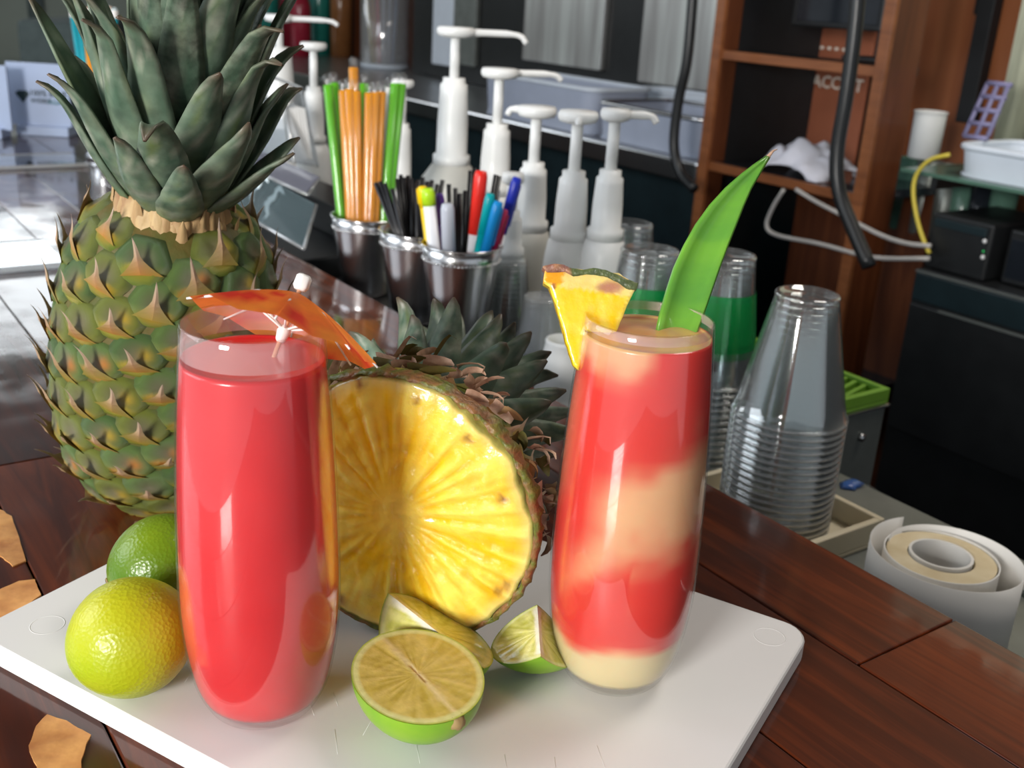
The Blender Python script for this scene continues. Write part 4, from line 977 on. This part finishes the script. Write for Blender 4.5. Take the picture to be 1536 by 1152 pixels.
# ---- standing card holder and things on the far bar
cb = gp(65, 203, 0); s_, t_ = st(cb); dK = (cb-EYE).dot(FW)
card = thing('card_stand', 'pale blue table card with diamond emblem and lettering on the far bar', 'card', cb)
fr = Matrix((right, Vector((0, 0, 1)), right.cross(Vector((0, 0, 1))))).transposed(); card.rotation_euler = fr.to_euler()
wK = 90*dK/F; hK = 90*dK/F
link('card_base', box(wK*.86, .018, .05, .002, (0.004, .009, -.012)), 'card_blue', card, smooth=False)
link('card_panel', box(wK, hK, .006, .0008, (0, .018+hK/2, 0)), 'card_blue', card, smooth=False)
em = [(-.5, .25), (-.3, .5), (.3, .5), (.5, .25), (0, -.5)]
o = link('diamond_emblem', prism([(x*.026, z*.022) for x, z in em], .0012), 'card_text', card, (-.030, .018+hK*.46, .0036), (-PI/2, 0, 0), smooth=False)
text('100% BLUE', .0150, 'card_text', card, (.018, .018+hK*.52, .0034), (0, 0, 0)); text('WEBER', .0125, 'card_text', card, (.004, .018+hK*.40, .0034), (0, 0, 0)); text('AGAVE', .0125, 'card_text_teal', card, (.036, .018+hK*.39, .0034), (0, 0, 0))
side = thing('card_stand', 'paler card stand cut off by the left edge of the photo', 'card', gp(-14, 206, 0)); side.rotation_euler = fr.to_euler()
link('card_base', box(.06, .018, .04, .002, (0, .009, 0)), 'card_blue', side, smooth=False); link('card_panel', box(.085, .115, .006, .0008, (0, .072, 0)), 'card_blue', side, smooth=False)
# clear slabs lying across the bar
for (sa, sb, ta, tb, lab) in ((.957, 1.075, .245, .50, 'nearer clear acrylic slab lying flat on the bar at the left'), (1.587, 1.70, .067, .42, 'farther clear acrylic slab lying flat on the bar, yellowish edge')):
    t = thing('acrylic_slab', lab, 'slab', BF((sa+sb)/2, (ta+tb)/2, .0004), (0, 0, BARROT), None)
    link('sheet', box(sb-sa, tb-ta, .005, .001, (0, 0, .0028)), 'acrylic', t, smooth=False)
    link('edge_strip', box(.004, tb-ta, .0062, .001, (-(sb-sa)/2, 0, .0032)), 'acrylic_edge', t, smooth=False)
    link('edge_strip', box(.004, tb-ta, .0062, .001, ((sb-sa)/2, 0, .0032)), 'acrylic_edge', t, smooth=False)
# grey covered furniture and wall plate beyond the bar's far end
q = gp(55, 96, 0)
def vbox(name, x0, y0, x1, y1, depth, th, mat, parent=None, bev=.002, **kw):
    """upright box facing the room's front, its corners measured at a distance"""
    a, b = dp(x0, y0, depth), dp(x1, y1, depth); w_ = (b-a).dot(right); hz = abs((b-a).z) if abs(y1-y0) > 0 else .01
    c = (a+b)/2+back*th/2
    o = link(name, box(abs(w_), th, hz, bev), mat, parent, smooth=False); return o, c
def vthing(name, x0, y0, x1, y1, depth, th, mat, label, cat, bev=.003, part=None):
    o, c = vbox(part or name, x0, y0, x1, y1, depth, th, mat, bev=bev); rz = math.atan2(right.y, right.x)
    o.location = c; o.rotation_euler = (0, 0, rz); o.name = name; tag(o, label, cat); return o
# ================================================================ BACK BAR
def sz(px, py, T): P = onT(px, py, T); return st(P)[0], P.z
def tb(name, x0, y0, x1, y1, T, d, mat, parent=None, bev=.002):
    sa, za = sz(x0, y0, T); sb, zb = sz(x1, y1, T); sa2, za2 = sz(x0, y1, T); sb2, zb2 = sz(x1, y0, T)
    return bfbox(name, (sa+sa2)/2, (sb+sb2)/2, T, T-d, min(zb, za2), max(za, zb2), mat, parent, bev)
CT = -.020
cn = thing('steel_counter', 'long stainless back counter with dark panels beneath, behind the pump bottles', 'counter', BF(3, -1.5, CT), (0, 0, BARROT))
bfbox('counter_top', 1.425, 5.2, -1.15, -1.845, CT-.03, CT, 'steel_brushed', cn, .006)
o = bfbox('rolled_edge', 1.425, 5.2, -1.142, -1.156, CT-.044, CT+.004, 'steel', cn, .005)
bfbox('under_panel', 1.425, 5.2, -1.19, -1.84, FZ, CT-.03, 'dark_teal', cn)
for a in (2.2, 2.95, 3.7): bfbox('door_gap', a, a+.012, -1.186, -1.19, FZ+.1, CT-.06, 'black_matte', cn); bfbox('handle', a+.05, a+.07, -1.165, -1.19, CT-.35, CT-.12, 'steel_dull', cn, .004)
def open_tray(name, label, s0, s1, t0, t1, z0, z1, mat, rim='enamel_white', cat='tray'):
    t = thing(name, label, cat, BF((s0+s1)/2, (t0+t1)/2, z0), (0, 0, BARROT)); a, b, h = abs(s1-s0), abs(t1-t0), z1-z0
    link('tray_floor', slab(a-.01, b-.01, .03, .006), mat, t, smooth=False)
    out = rrect(a, b, .04, 6); n = len(out); vs, fs = [], []
    for z in (0, h):
        for x, y in out: vs.append((x*(1-.04*(z == 0)), y*(1-.04*(z == 0)), z))
    for i in range(n): j = (i+1) % n; fs.append((i, j, n+j, n+i))
    o = link('tray_wall', pyd(vs, fs), mat, t, smooth=False); md = o.modifiers.new('s', 'SOLIDIFY'); md.thickness = .004
    link('rim', tube([Vector((x, y, h)) for x, y in out]+[Vector((*out[0], h))], .006, 8, cap=False), rim, t); return t
sa, za = sz(885, 163, -1.19); sb, zb = sz(722, 118, -1.19)
open_tray('bin_tray', 'left pale blue-grey tray with white rim on the steel counter', sa, sb, -1.19, -1.40, CT+.001, sz(800, 121, -1.19)[1], 'tray_blue')
sa, za = sz(1062, 200, -1.19); sb, zb = sz(893, 150, -1.19)
open_tray('bin_tray', 'right pale blue-grey tray on the steel counter beside the cabinet post', sa+.02, sb, -1.19, -1.45, CT+.001, sz(980, 168, -1.19)[1], 'tray_blue', rim='steel')
sa, _ = sz(1062, 150, -1.5); sb, zz = sz(952, 132, -1.5)
open_tray('white_tray', 'low white tray in front of the right stainless cooler door', sa, sb, -1.50, -1.60, CT+.001, zz, 'enamel_white')
cl = thing('steel_cooler', 'black-framed cooler with tall stainless doors on the back counter', 'cooler', BF(2.4, -1.7, CT+.001), (0, 0, BARROT))
sA = sz(1090, 100, -1.64)[0]; sB = sz(612, 60, -1.64)[0]
bfbox('frame', sA, sB, -1.66, -1.84, CT+.002, .95, 'black_plastic', cl, .004)
for x0, x1, m in ((648, 678, 'enamel_white'), (679, 712, 'steel_dull'), (784, 903, 'steel_streaky'), (961, 1080, 'steel_streaky')):
    a, b = sz(x0, 60, -1.64)[0], sz(x1, 60, -1.64)[0]; o = bfbox('door_panel', a, b, -1.64, -1.66, sz((x0+x1)/2, 98 if x0 < 900 else 132, -1.64)[1], .9, m, cl, .004)
    if x0 < 700: o['label'] = 'narrow pale panel' if m == 'enamel_white' else 'narrow grey panel'
# shelving cabinet
sp1, sp2 = 1.400, .994
cb_ = thing('shelf_cabinet', 'open brown wooden shelf cabinet behind the cup stacks', 'shelf cabinet', BF(1.2, -1.3, FZ), (0, 0, BARROT))
for s_ in (sp1, sp2):
    bfbox('side_panel', s_+.018, s_-.002, -1.152, -1.235 if s_ == sp2 else -1.195, FZ+.001, 1.1, 'cabinet_wood', cb_, .001)
    if s_ == sp1: bfbox('dark_liner', s_+.016, s_, -1.195, -1.47, -.02, 1.1, 'black_matte', cb_, .001)
    bfbox('front_edge', s_+.021, s_-.003, -1.140, -1.152, FZ+.001, 1.1, 'shelf_wood', cb_, .002)  # lighter wood than the sides: light on the front face put into colour
for zt in (.218, -.008, .50, -.42, .85):
    bfbox('shelf', sp2+.02, sp1-.003, -1.158, -1.445 if zt < 0 else -1.27, zt-.016, zt, 'black_shiny' if zt < 0 else 'black_plastic', cb_, .001)
    bfbox('shelf_edge', sp2+.02, sp1-.003, -1.148, -1.158, zt-.018, zt, 'shelf_wood', cb_, .001)
sw = sz(1180, 400, -1.40)[0]
bfbox('wood_back', sp2+.02, sw, -1.40, -1.41, FZ+.001, -.026, 'cabinet_wood', cb_)
bfbox('dark_back', sz(1316, 100, -1.48)[0], sp1, -1.47, -1.48, -.02, 1.1, 'black_matte', cb_)
tb('post_rod', 1139, -20, 1149, 188, -1.43, .01, 'steel_dull', cb_)
# brown notice board
sgA = onT(1258, 103, -1.455); sg = thing('notice_board', 'brown notice board lettered ACCEPT behind the cabinet shelf', 'notice board', BF(*st(sgA), -.0075), (0, 0, BARROT+PI))
Wd = (sz(1213, 100, -1.455)[0]-sz(1306, 100, -1.455)[0]); zt_ = sz(1258, 40, -1.455)[1]+.0075; 
link('panel', box(Wd, .008, zt_, .001, (0, 0, zt_/2)), 'sign_brown', sg, smooth=False)
zl = sz(1258, 126, -1.455)[1]+.0075
text('ACCEPT', .037, 'sign_letters', sg, (.006, -.0046, zl), (PI/2, 0, 0), ext=.0004)
for z_, h_ in ((zl-.030, .003), (zl+.034, .002), (zt_-.042, .004)): link('printed_line', box(Wd*.82, .0012, h_, 0, (0, .0048, z_)), 'sign_letters', sg, smooth=False)
for k in range(5): link('printed_mark', box(.009, .0012, .006, 0, (-.05+.02*k, -.0046, zl+.072)), 'sign_letters', sg, smooth=False)
# monitor on the upper shelf
mo = thing('monitor', 'black flat screen at the top of the shelf cabinet', 'monitor', BF(1.17, -1.3, .2185), (0, 0, BARROT))
tb('screen_frame', 1196, -120, 1336, 39, -1.27, .02, 'black_plastic', mo, .004); tb('screen', 1204, -110, 1328, 31, -1.267, .004, 'black_shiny', mo, .001)
link('foot', box(.12, .08, .008, .002, (-.06, .02, .005)), 'black_plastic', mo, smooth=False); link('neck', box(.02, .014, .10, .002, (-.06, .02, .055)), 'black_plastic', mo, smooth=False)
for z0, x0, x1, y0, T_, lab in ((-.0072, 1120, 1180, 104, -1.40, 'tall black box at the left of the lower cabinet shelf'), (.2190, 1122, 1180, -60, -1.40, 'tall black box at the left of the upper cabinet shelf')):
    sa, sb = sz(x0, 150, T_)[0], sz(x1, 150, T_)[0]; bb = thing('storage_box', lab, 'box', BF((sa+sb)/2, T_-.02, z0), (0, 0, BARROT))
    hh = min(.195, sz((x0+x1)/2, y0, T_)[1]-z0); link('box_body', box(sa-sb, .03, hh-.012, .003, (0, 0, hh/2-.006)), 'black_matte', bb, smooth=False); link('lid', box(sa-sb+.004, .034, .012, .002, (0, 0, hh-.006)), 'black_plastic', bb, smooth=False)
# crumpled cloth on the lower shelf
def crumple(w_, d_, h_, seed, n=26):
    vs, fs = [], []
    for j in range(n+1):
        for i in range(n+1):
            x, y = (i/n-.5), (j/n-.5); e = max(0, 1-(abs(2*x)**3+abs(2*y)**3)*.75)
            q = Vector((x*4+seed, y*4, seed)); z = h_*(e**.6)*(.62+.38*abs(noise.noise(q))*2.0)+.12*h_*noise.noise(q*2.2)*e
            vs.append((x*w_*(1+.18*noise.noise(q*1.5)), y*d_*(1+.2*noise.noise(q*1.7+Vector((5, 5, 5)))), max(.0008, z)))
    for j in range(n):
        for i in range(n): a = j*(n+1)+i; fs.append((a, a+1, a+n+2, a+n+1))
    return pyd(vs, fs)
P = onT(1208, 222, -1.22); s_, t_ = st(P); P = BF(s_, -1.24, -.0072)
o = link('folded_cloth', crumple(.18, .14, .060, 3.3), 'cloth_white', None, P, (0, 0, BARROT)); md = o.modifiers.new('s', 'SOLIDIFY'); md.thickness = .002; md.offset = 1; tag(o, 'crumpled white cloth on the lower cabinet shelf', 'cloth')
# hoses hanging from the ceiling
def hose(name, label, pts, T, r, mat):
    P = [onT(x, y, T) for x, y in pts]; P = [Vector((P[0].x, P[0].y, 1.755))+U*0]+P
    pc = curve(P[1:], 30); pc = [P[0]]+pc; c = P[1]
    o = link(name, tube([p-c for p in pc], r, 12), mat, None, c); return tag(o, label, 'hose')
hose('soda_hose', 'thick black hose hanging in front of the right cabinet post', [(1292, -80), (1284, 30), (1270, 140), (1256, 225), (1258, 285), (1280, 345), (1304, 400)], -.78, .0105, 'black_plastic')
hose('soda_hose', 'thinner black hose hanging left of the left cabinet post', [(1045, -80), (1032, 80), (1018, 150), (1011, 215), (1020, 258), (1042, 284)], -1.05, .0105, 'black_plastic')
# right side: black drawers, device, glass shelf and its things
dz = sz(1375, 402, -1.15)[1]
dr = thing('cash_drawer_unit', 'black drawer unit with thin silver lines at the right edge', 'drawer unit', BF(.6, -1.35, FZ), (0, 0, BARROT))
bfbox('body', .30, .862, -1.152, -1.6, FZ+.001, dz, 'black_plastic', dr, .003)
bfbox('drawer', .30, .858, -1.145, -1.152, dz-.055, dz-.006, 'dark_teal', dr, .002); bfbox('drawer', .30, .858, -1.145, -1.152, dz-.30, dz-.062, 'black_plastic', dr, .002)
bfbox('silver_line', .30, .858, -1.1435, -1.147, dz-.004, dz-.0012, 'steel_dull', dr); bfbox('silver_line', .30, .80, -1.1435, -1.147, dz-.064, dz-.060, 'steel_dull', dr)
pz = sz(1400, 318, -1.17)[1]
pr_ = thing('receipt_printer', 'black boxy device with two small white indicators on the drawer unit', 'printer', BF(.75, -1.25, dz+.001), (0, 0, BARROT))
sR_ = sz(1490, 350, -1.17)[0]; sL_ = sz(1394, 350, -1.17)[0]
bfbox('housing', sR_, sL_, -1.17, -1.36, dz+.0015, pz, 'black_plastic', pr_, .004); bfbox('top_slot', sR_+.01, sL_-.008, -1.166, -1.17, pz-.022, pz-.008, 'dark_teal', pr_, .001)
for x, y, m in ((1477, 362, 'indicator_white'), (1474, 386, 'indicator_white'), (1475, 377, 'indicator_green')):
    P = pr_.matrix_basis.inverted() @ onT(x, y, -1.166); link('indicator', lathe([(0, .002), (.003, .0015), (.004, 0), (0, 0)] if m == 'indicator_white' else [(0, .002), (.0012, 0), (0, 0)], 12), m, pr_, P, (-PI/2, 0, 0))
p2 = thing('black_box', 'second plain black box right of the device with indicators', 'box', BF(.58, -1.28, dz+.001), (0, 0, BARROT))
bfbox('housing', .45, sR_-.012, -1.20, -1.38, dz+.0015, pz-.006, 'black_plastic', p2, .004); bfbox('face_panel', .46, sR_-.02, -1.196, -1.20, dz+.012, pz-.02, 'black_shiny', p2, .001)
gz = .046
gsh = thing('glass_shelf', 'greenish glass shelf at the right with the white cup and tray on it', 'shelf', BF(.7, -1.45, gz), (0, 0, BARROT))
bfbox('glass_plate', .25, .965, -1.20, -1.60, gz-.007, gz, 'green_glass', gsh, .001)
for a in (.90, .27): bfbox('bracket', a, a+.012, -1.22, -1.60, gz-.03, gz-.007, 'black_plastic', gsh); bfbox('upright', a, a+.012, -1.59, -1.60, FZ+.001, gz-.03, 'black_plastic', gsh)
P = onT(1384, 236, -1.36); s_, t_ = st(P)
wc = thing('paper_cup', 'plain white cup on the glass shelf right of the cabinet post', 'cup', BF(s_, -1.36, gz+.0005))
link('cup_wall', lathe([(0, .001), (.026, 0), (.029, .002), (.030, .085), (.0292, .088), (.028, .085), (.027, .004), (0, .004)], 32), 'foam_white', wc); link('rim', lathe([(.029, .085), (.0315, .086), (.0315, .089), (.029, .0895), (.029, .085)], 32), 'foam_white', wc)
sa, _ = sz(1428, 240, -1.22); zT = sz(1440, 219, -1.22)[1]
open_tray('white_basin', 'white enamel basin at the right edge on the glass shelf', .45, sa, -1.22, -1.42, gz+.001, zT, 'enamel_white')
for i, (x0, m) in enumerate(((1412, 'steel_dull'), (1440, 'green_glass'), (1468, 'black_shiny'), (1500, 'green_glass'), (1350, 'green_glass'), (1380, 'steel_dull'))):
    s_, z_ = sz(x0+6, 300, -1.42)
    t = thing('glass_tumbler', '%s behind the black devices under the glass shelf' % ('grey tumbler at the left', 'left green tumbler', 'blackish tumbler', 'right green tumbler', 'green tumbler nearest the cabinet post', 'grey tumbler near the cabinet post')[i], 'glass', BF(s_, -1.42, dz+.0015))
    hh = gz-.012-dz; link('glass_wall', lathe([(0, .002), (.020, 0), (.022, .003), (.026, hh), (.024, hh), (.020, .006), (0, .006)], 24), m, t)
# lattice holder
lt = thing('lattice_holder', 'leaning pale purple lattice panel above the white basin', 'lattice', onT(1462, 206, -1.30))
def stripq(a, b, w_): 
    A, B = onT(*a, -1.30), onT(*b, -1.34); return tube([A-lt.location, B-lt.location], w_, 6, flat=.5)
for x in (0, 18, 36): link('upright_strip', stripq((1446+x, 204), (1482+x*.9, 124), .0045), 'lattice_purple', lt)
for k in range(5):
    f_ = k/4; a = (1446+36*f_, 204-80*f_); b = (a[0]+36, a[1]+4); link('cross_strip', tube([onT(*a, -1.30-.04*f_)-lt.location, onT(*b, -1.30-.04*f_)-lt.location], .0045, 6), 'lattice_purple', lt)
# wood wall panelling, dark post and curtain
struct(bfbox('trim_1', .15, 1.42, -1.66, -1.68, -.2, 1.74, 'panel_wood'))
struct(tb('trim_2', 1487, -400, 1513, 190, -1.62, .03, 'black_matte'))
vs, fs = [], []
a0, b0 = sz(1506, 100, -1.5)[0], .35
for i in range(61):
    s_ = a0+(b0-a0)*i/60; t_ = -1.52+.022*math.sin(i*.9)+.008*math.sin(i*2.3)
    for z in (gz+.02, 1.0): P = BF(s_, t_, z); vs.append(P)
for i in range(60): fs.append((2*i, 2*i+2, 2*i+3, 2*i+1))
c = vs[0].copy(); o = link('curtain', pyd([v-c for v in vs], fs), 'cloth_cream', None, c); o.modifiers.new('s', 'SOLIDIFY').thickness = .003; tag(o, 'pale cream curtain hanging at the upper right edge', 'curtain')
tb_ = thing('wall_bracket', 'black wall bracket with a bright screw at the top right', 'bracket', onT(1478, 10, -1.64), (0, 0, BARROT)); tb('plate', 1464, -30, 1491, 22, -1.64, .015, 'black_plastic', tb_)
link('screw', lathe([(0, .003), (.004, .002), (.006, 0), (0, 0)], 12), 'indicator_white', tb_, tb_.matrix_basis.inverted() @ onT(1475, 14, -1.638), (-PI/2, 0, 0))
# cables
def cable(label, pts, T, r, mat, n=30):
    P = curve([onT(x, y, T) for x, y in pts], n); c = P[0].copy(); return tag(link('cable', tube([p-c for p in P], r, 8), mat, None, c), label, 'cable')
cable('grey cable bending down below the cabinet shelf to the black device', [(1176, 284), (1160, 310), (1150, 338), (1166, 353), (1230, 366), (1310, 386), (1394, 388)], -1.128, .0042, 'cable_grey')
cable('grey cable running straight from the shelf to the black device', [(1194, 284), (1225, 303), (1262, 322), (1320, 352), (1360, 365), (1396, 369)], -1.133, .0042, 'cable_grey')
cable('yellow cable looping down from the glass shelf', [(1424, 232), (1395, 240), (1375, 262), (1370, 290), (1376, 330), (1386, 362), (1394, 380)], -1.15, .0038, 'cable_yellow')
# far end of the back counter: bottles and a jar of bright sticks
def simple_bottle(px, py, T, r, h, mat, label, capm='yellow_lid'):
    s_, z_ = sz(px, py, T); t = thing('syrup_bottle', label, 'bottle', BF(s_, T, CT+.0005))
    link('glass_body', lathe([(0, .001), (r, 0), (r, h*.62), (r*.85, h*.70), (r*.38, h*.80), (r*.34, h*.94), (0, h*.94)], 28), mat, t); link('cap', lathe([(0, h*.93), (r*.42, h*.93), (r*.42, h), (0, h)], 20), capm, t)
simple_bottle(452, 100, -1.55, .045, .34, 'red_glass', 'left dark red bottle at the far end of the back counter')
simple_bottle(432, 100, -1.72, .04, .34, 'red_glass', 'rear dark red bottle at the far end of the back counter', 'teal_glass')
simple_bottle(480, 90, -1.70, .05, .42, 'teal_glass', 'teal bottle at the far end of the back counter', 'black_plastic')
simple_bottle(405, 90, -1.60, .05, .38, 'teal_glass', 'second teal bottle near the far pump bottles', 'yellow_lid')
simple_bottle(512, 90, -1.76, .05, .40, 'amber_glass', 'brown bottle left of the big glass jar', 'teal_glass')
s_, _ = sz(577, 92, -1.66)
jr = thing('glass_jar', 'big straight-sided glass jar with bright sticks on the back counter', 'jar', BF(s_, -1.66, CT+.0005))
link('jar_wall', lathe([(0, .004), (.095, .004), (.10, .012), (.10, .36), (.097, .36), (.096, .014), (0, .01)], 40), 'jar_glass', jr)
link('jar_base', lathe([(0, 0), (.085, 0), (.102, .006), (.102, .02), (.09, .012), (0, .012)], 40), 'enamel_white', jr)
for i, (ox, m) in enumerate(((-.07, 'pen_yellow'), (-.05, 'straw_orange'), (-.03, 'pen_red'), (-.005, 'cloth_white'), (.02, 'pen_grey'), (.045, 'card_blue'))):
    bq = jr.location+right*ox*.7+Vector((0, 0, .018)); tq = jr.location+right*(ox*1.1)-back*.02+Vector((0, 0, .33)); ax = tq-bq
    t = thing('candy_stick', '%s stick in the big glass jar' % ('yellow', 'orange', 'pink-red', 'white', 'grey', 'pale blue')[i], 'stick', bq, align(ax)); link('stick', lathe([(0, 0), (.0065, 0), (.007, ax.length*.5), (.0065, ax.length), (0, ax.length)], 12), m, t)
struct(bfbox('wall_far_panel', 3.05, 5.3, -1.82, -1.845, CT, 1.74, 'cabinet_wood')).name = 'trim_3'
# far left: covered furniture and a wall plate
cv = vthing('covered_chairs', 14, 28, 104, 150, 3.3, .6, 'cover_grey', 'dark grey covered stack of chairs beyond the far end of the bar', 'furniture', bev=.03); zt = cv.location.z+cv.dimensions.z/2
cv.data = box(.19*1, .5, zt-FZ-.002, .02); cv.data.materials.append(M['cover_grey']); cv.location.z = (zt+FZ)/2+.001
d = ray(54, 12); k = (5.39-(EYE-E0).dot(U))/d.dot(U); P = EYE+d*k
o = link('wall_plate', box(.008, .075, .12, .002), 'cover_grey', None, P, (0, 0, BARROT)); tag(o, 'small dark plate on the far grey wall', 'wall plate')
link('round_knob', lathe([(0, .012), (.014, .01), (.018, 0), (0, 0)], 16), 'wall_grey', o, (-.004, 0, .0), (0, -PI/2, 0))
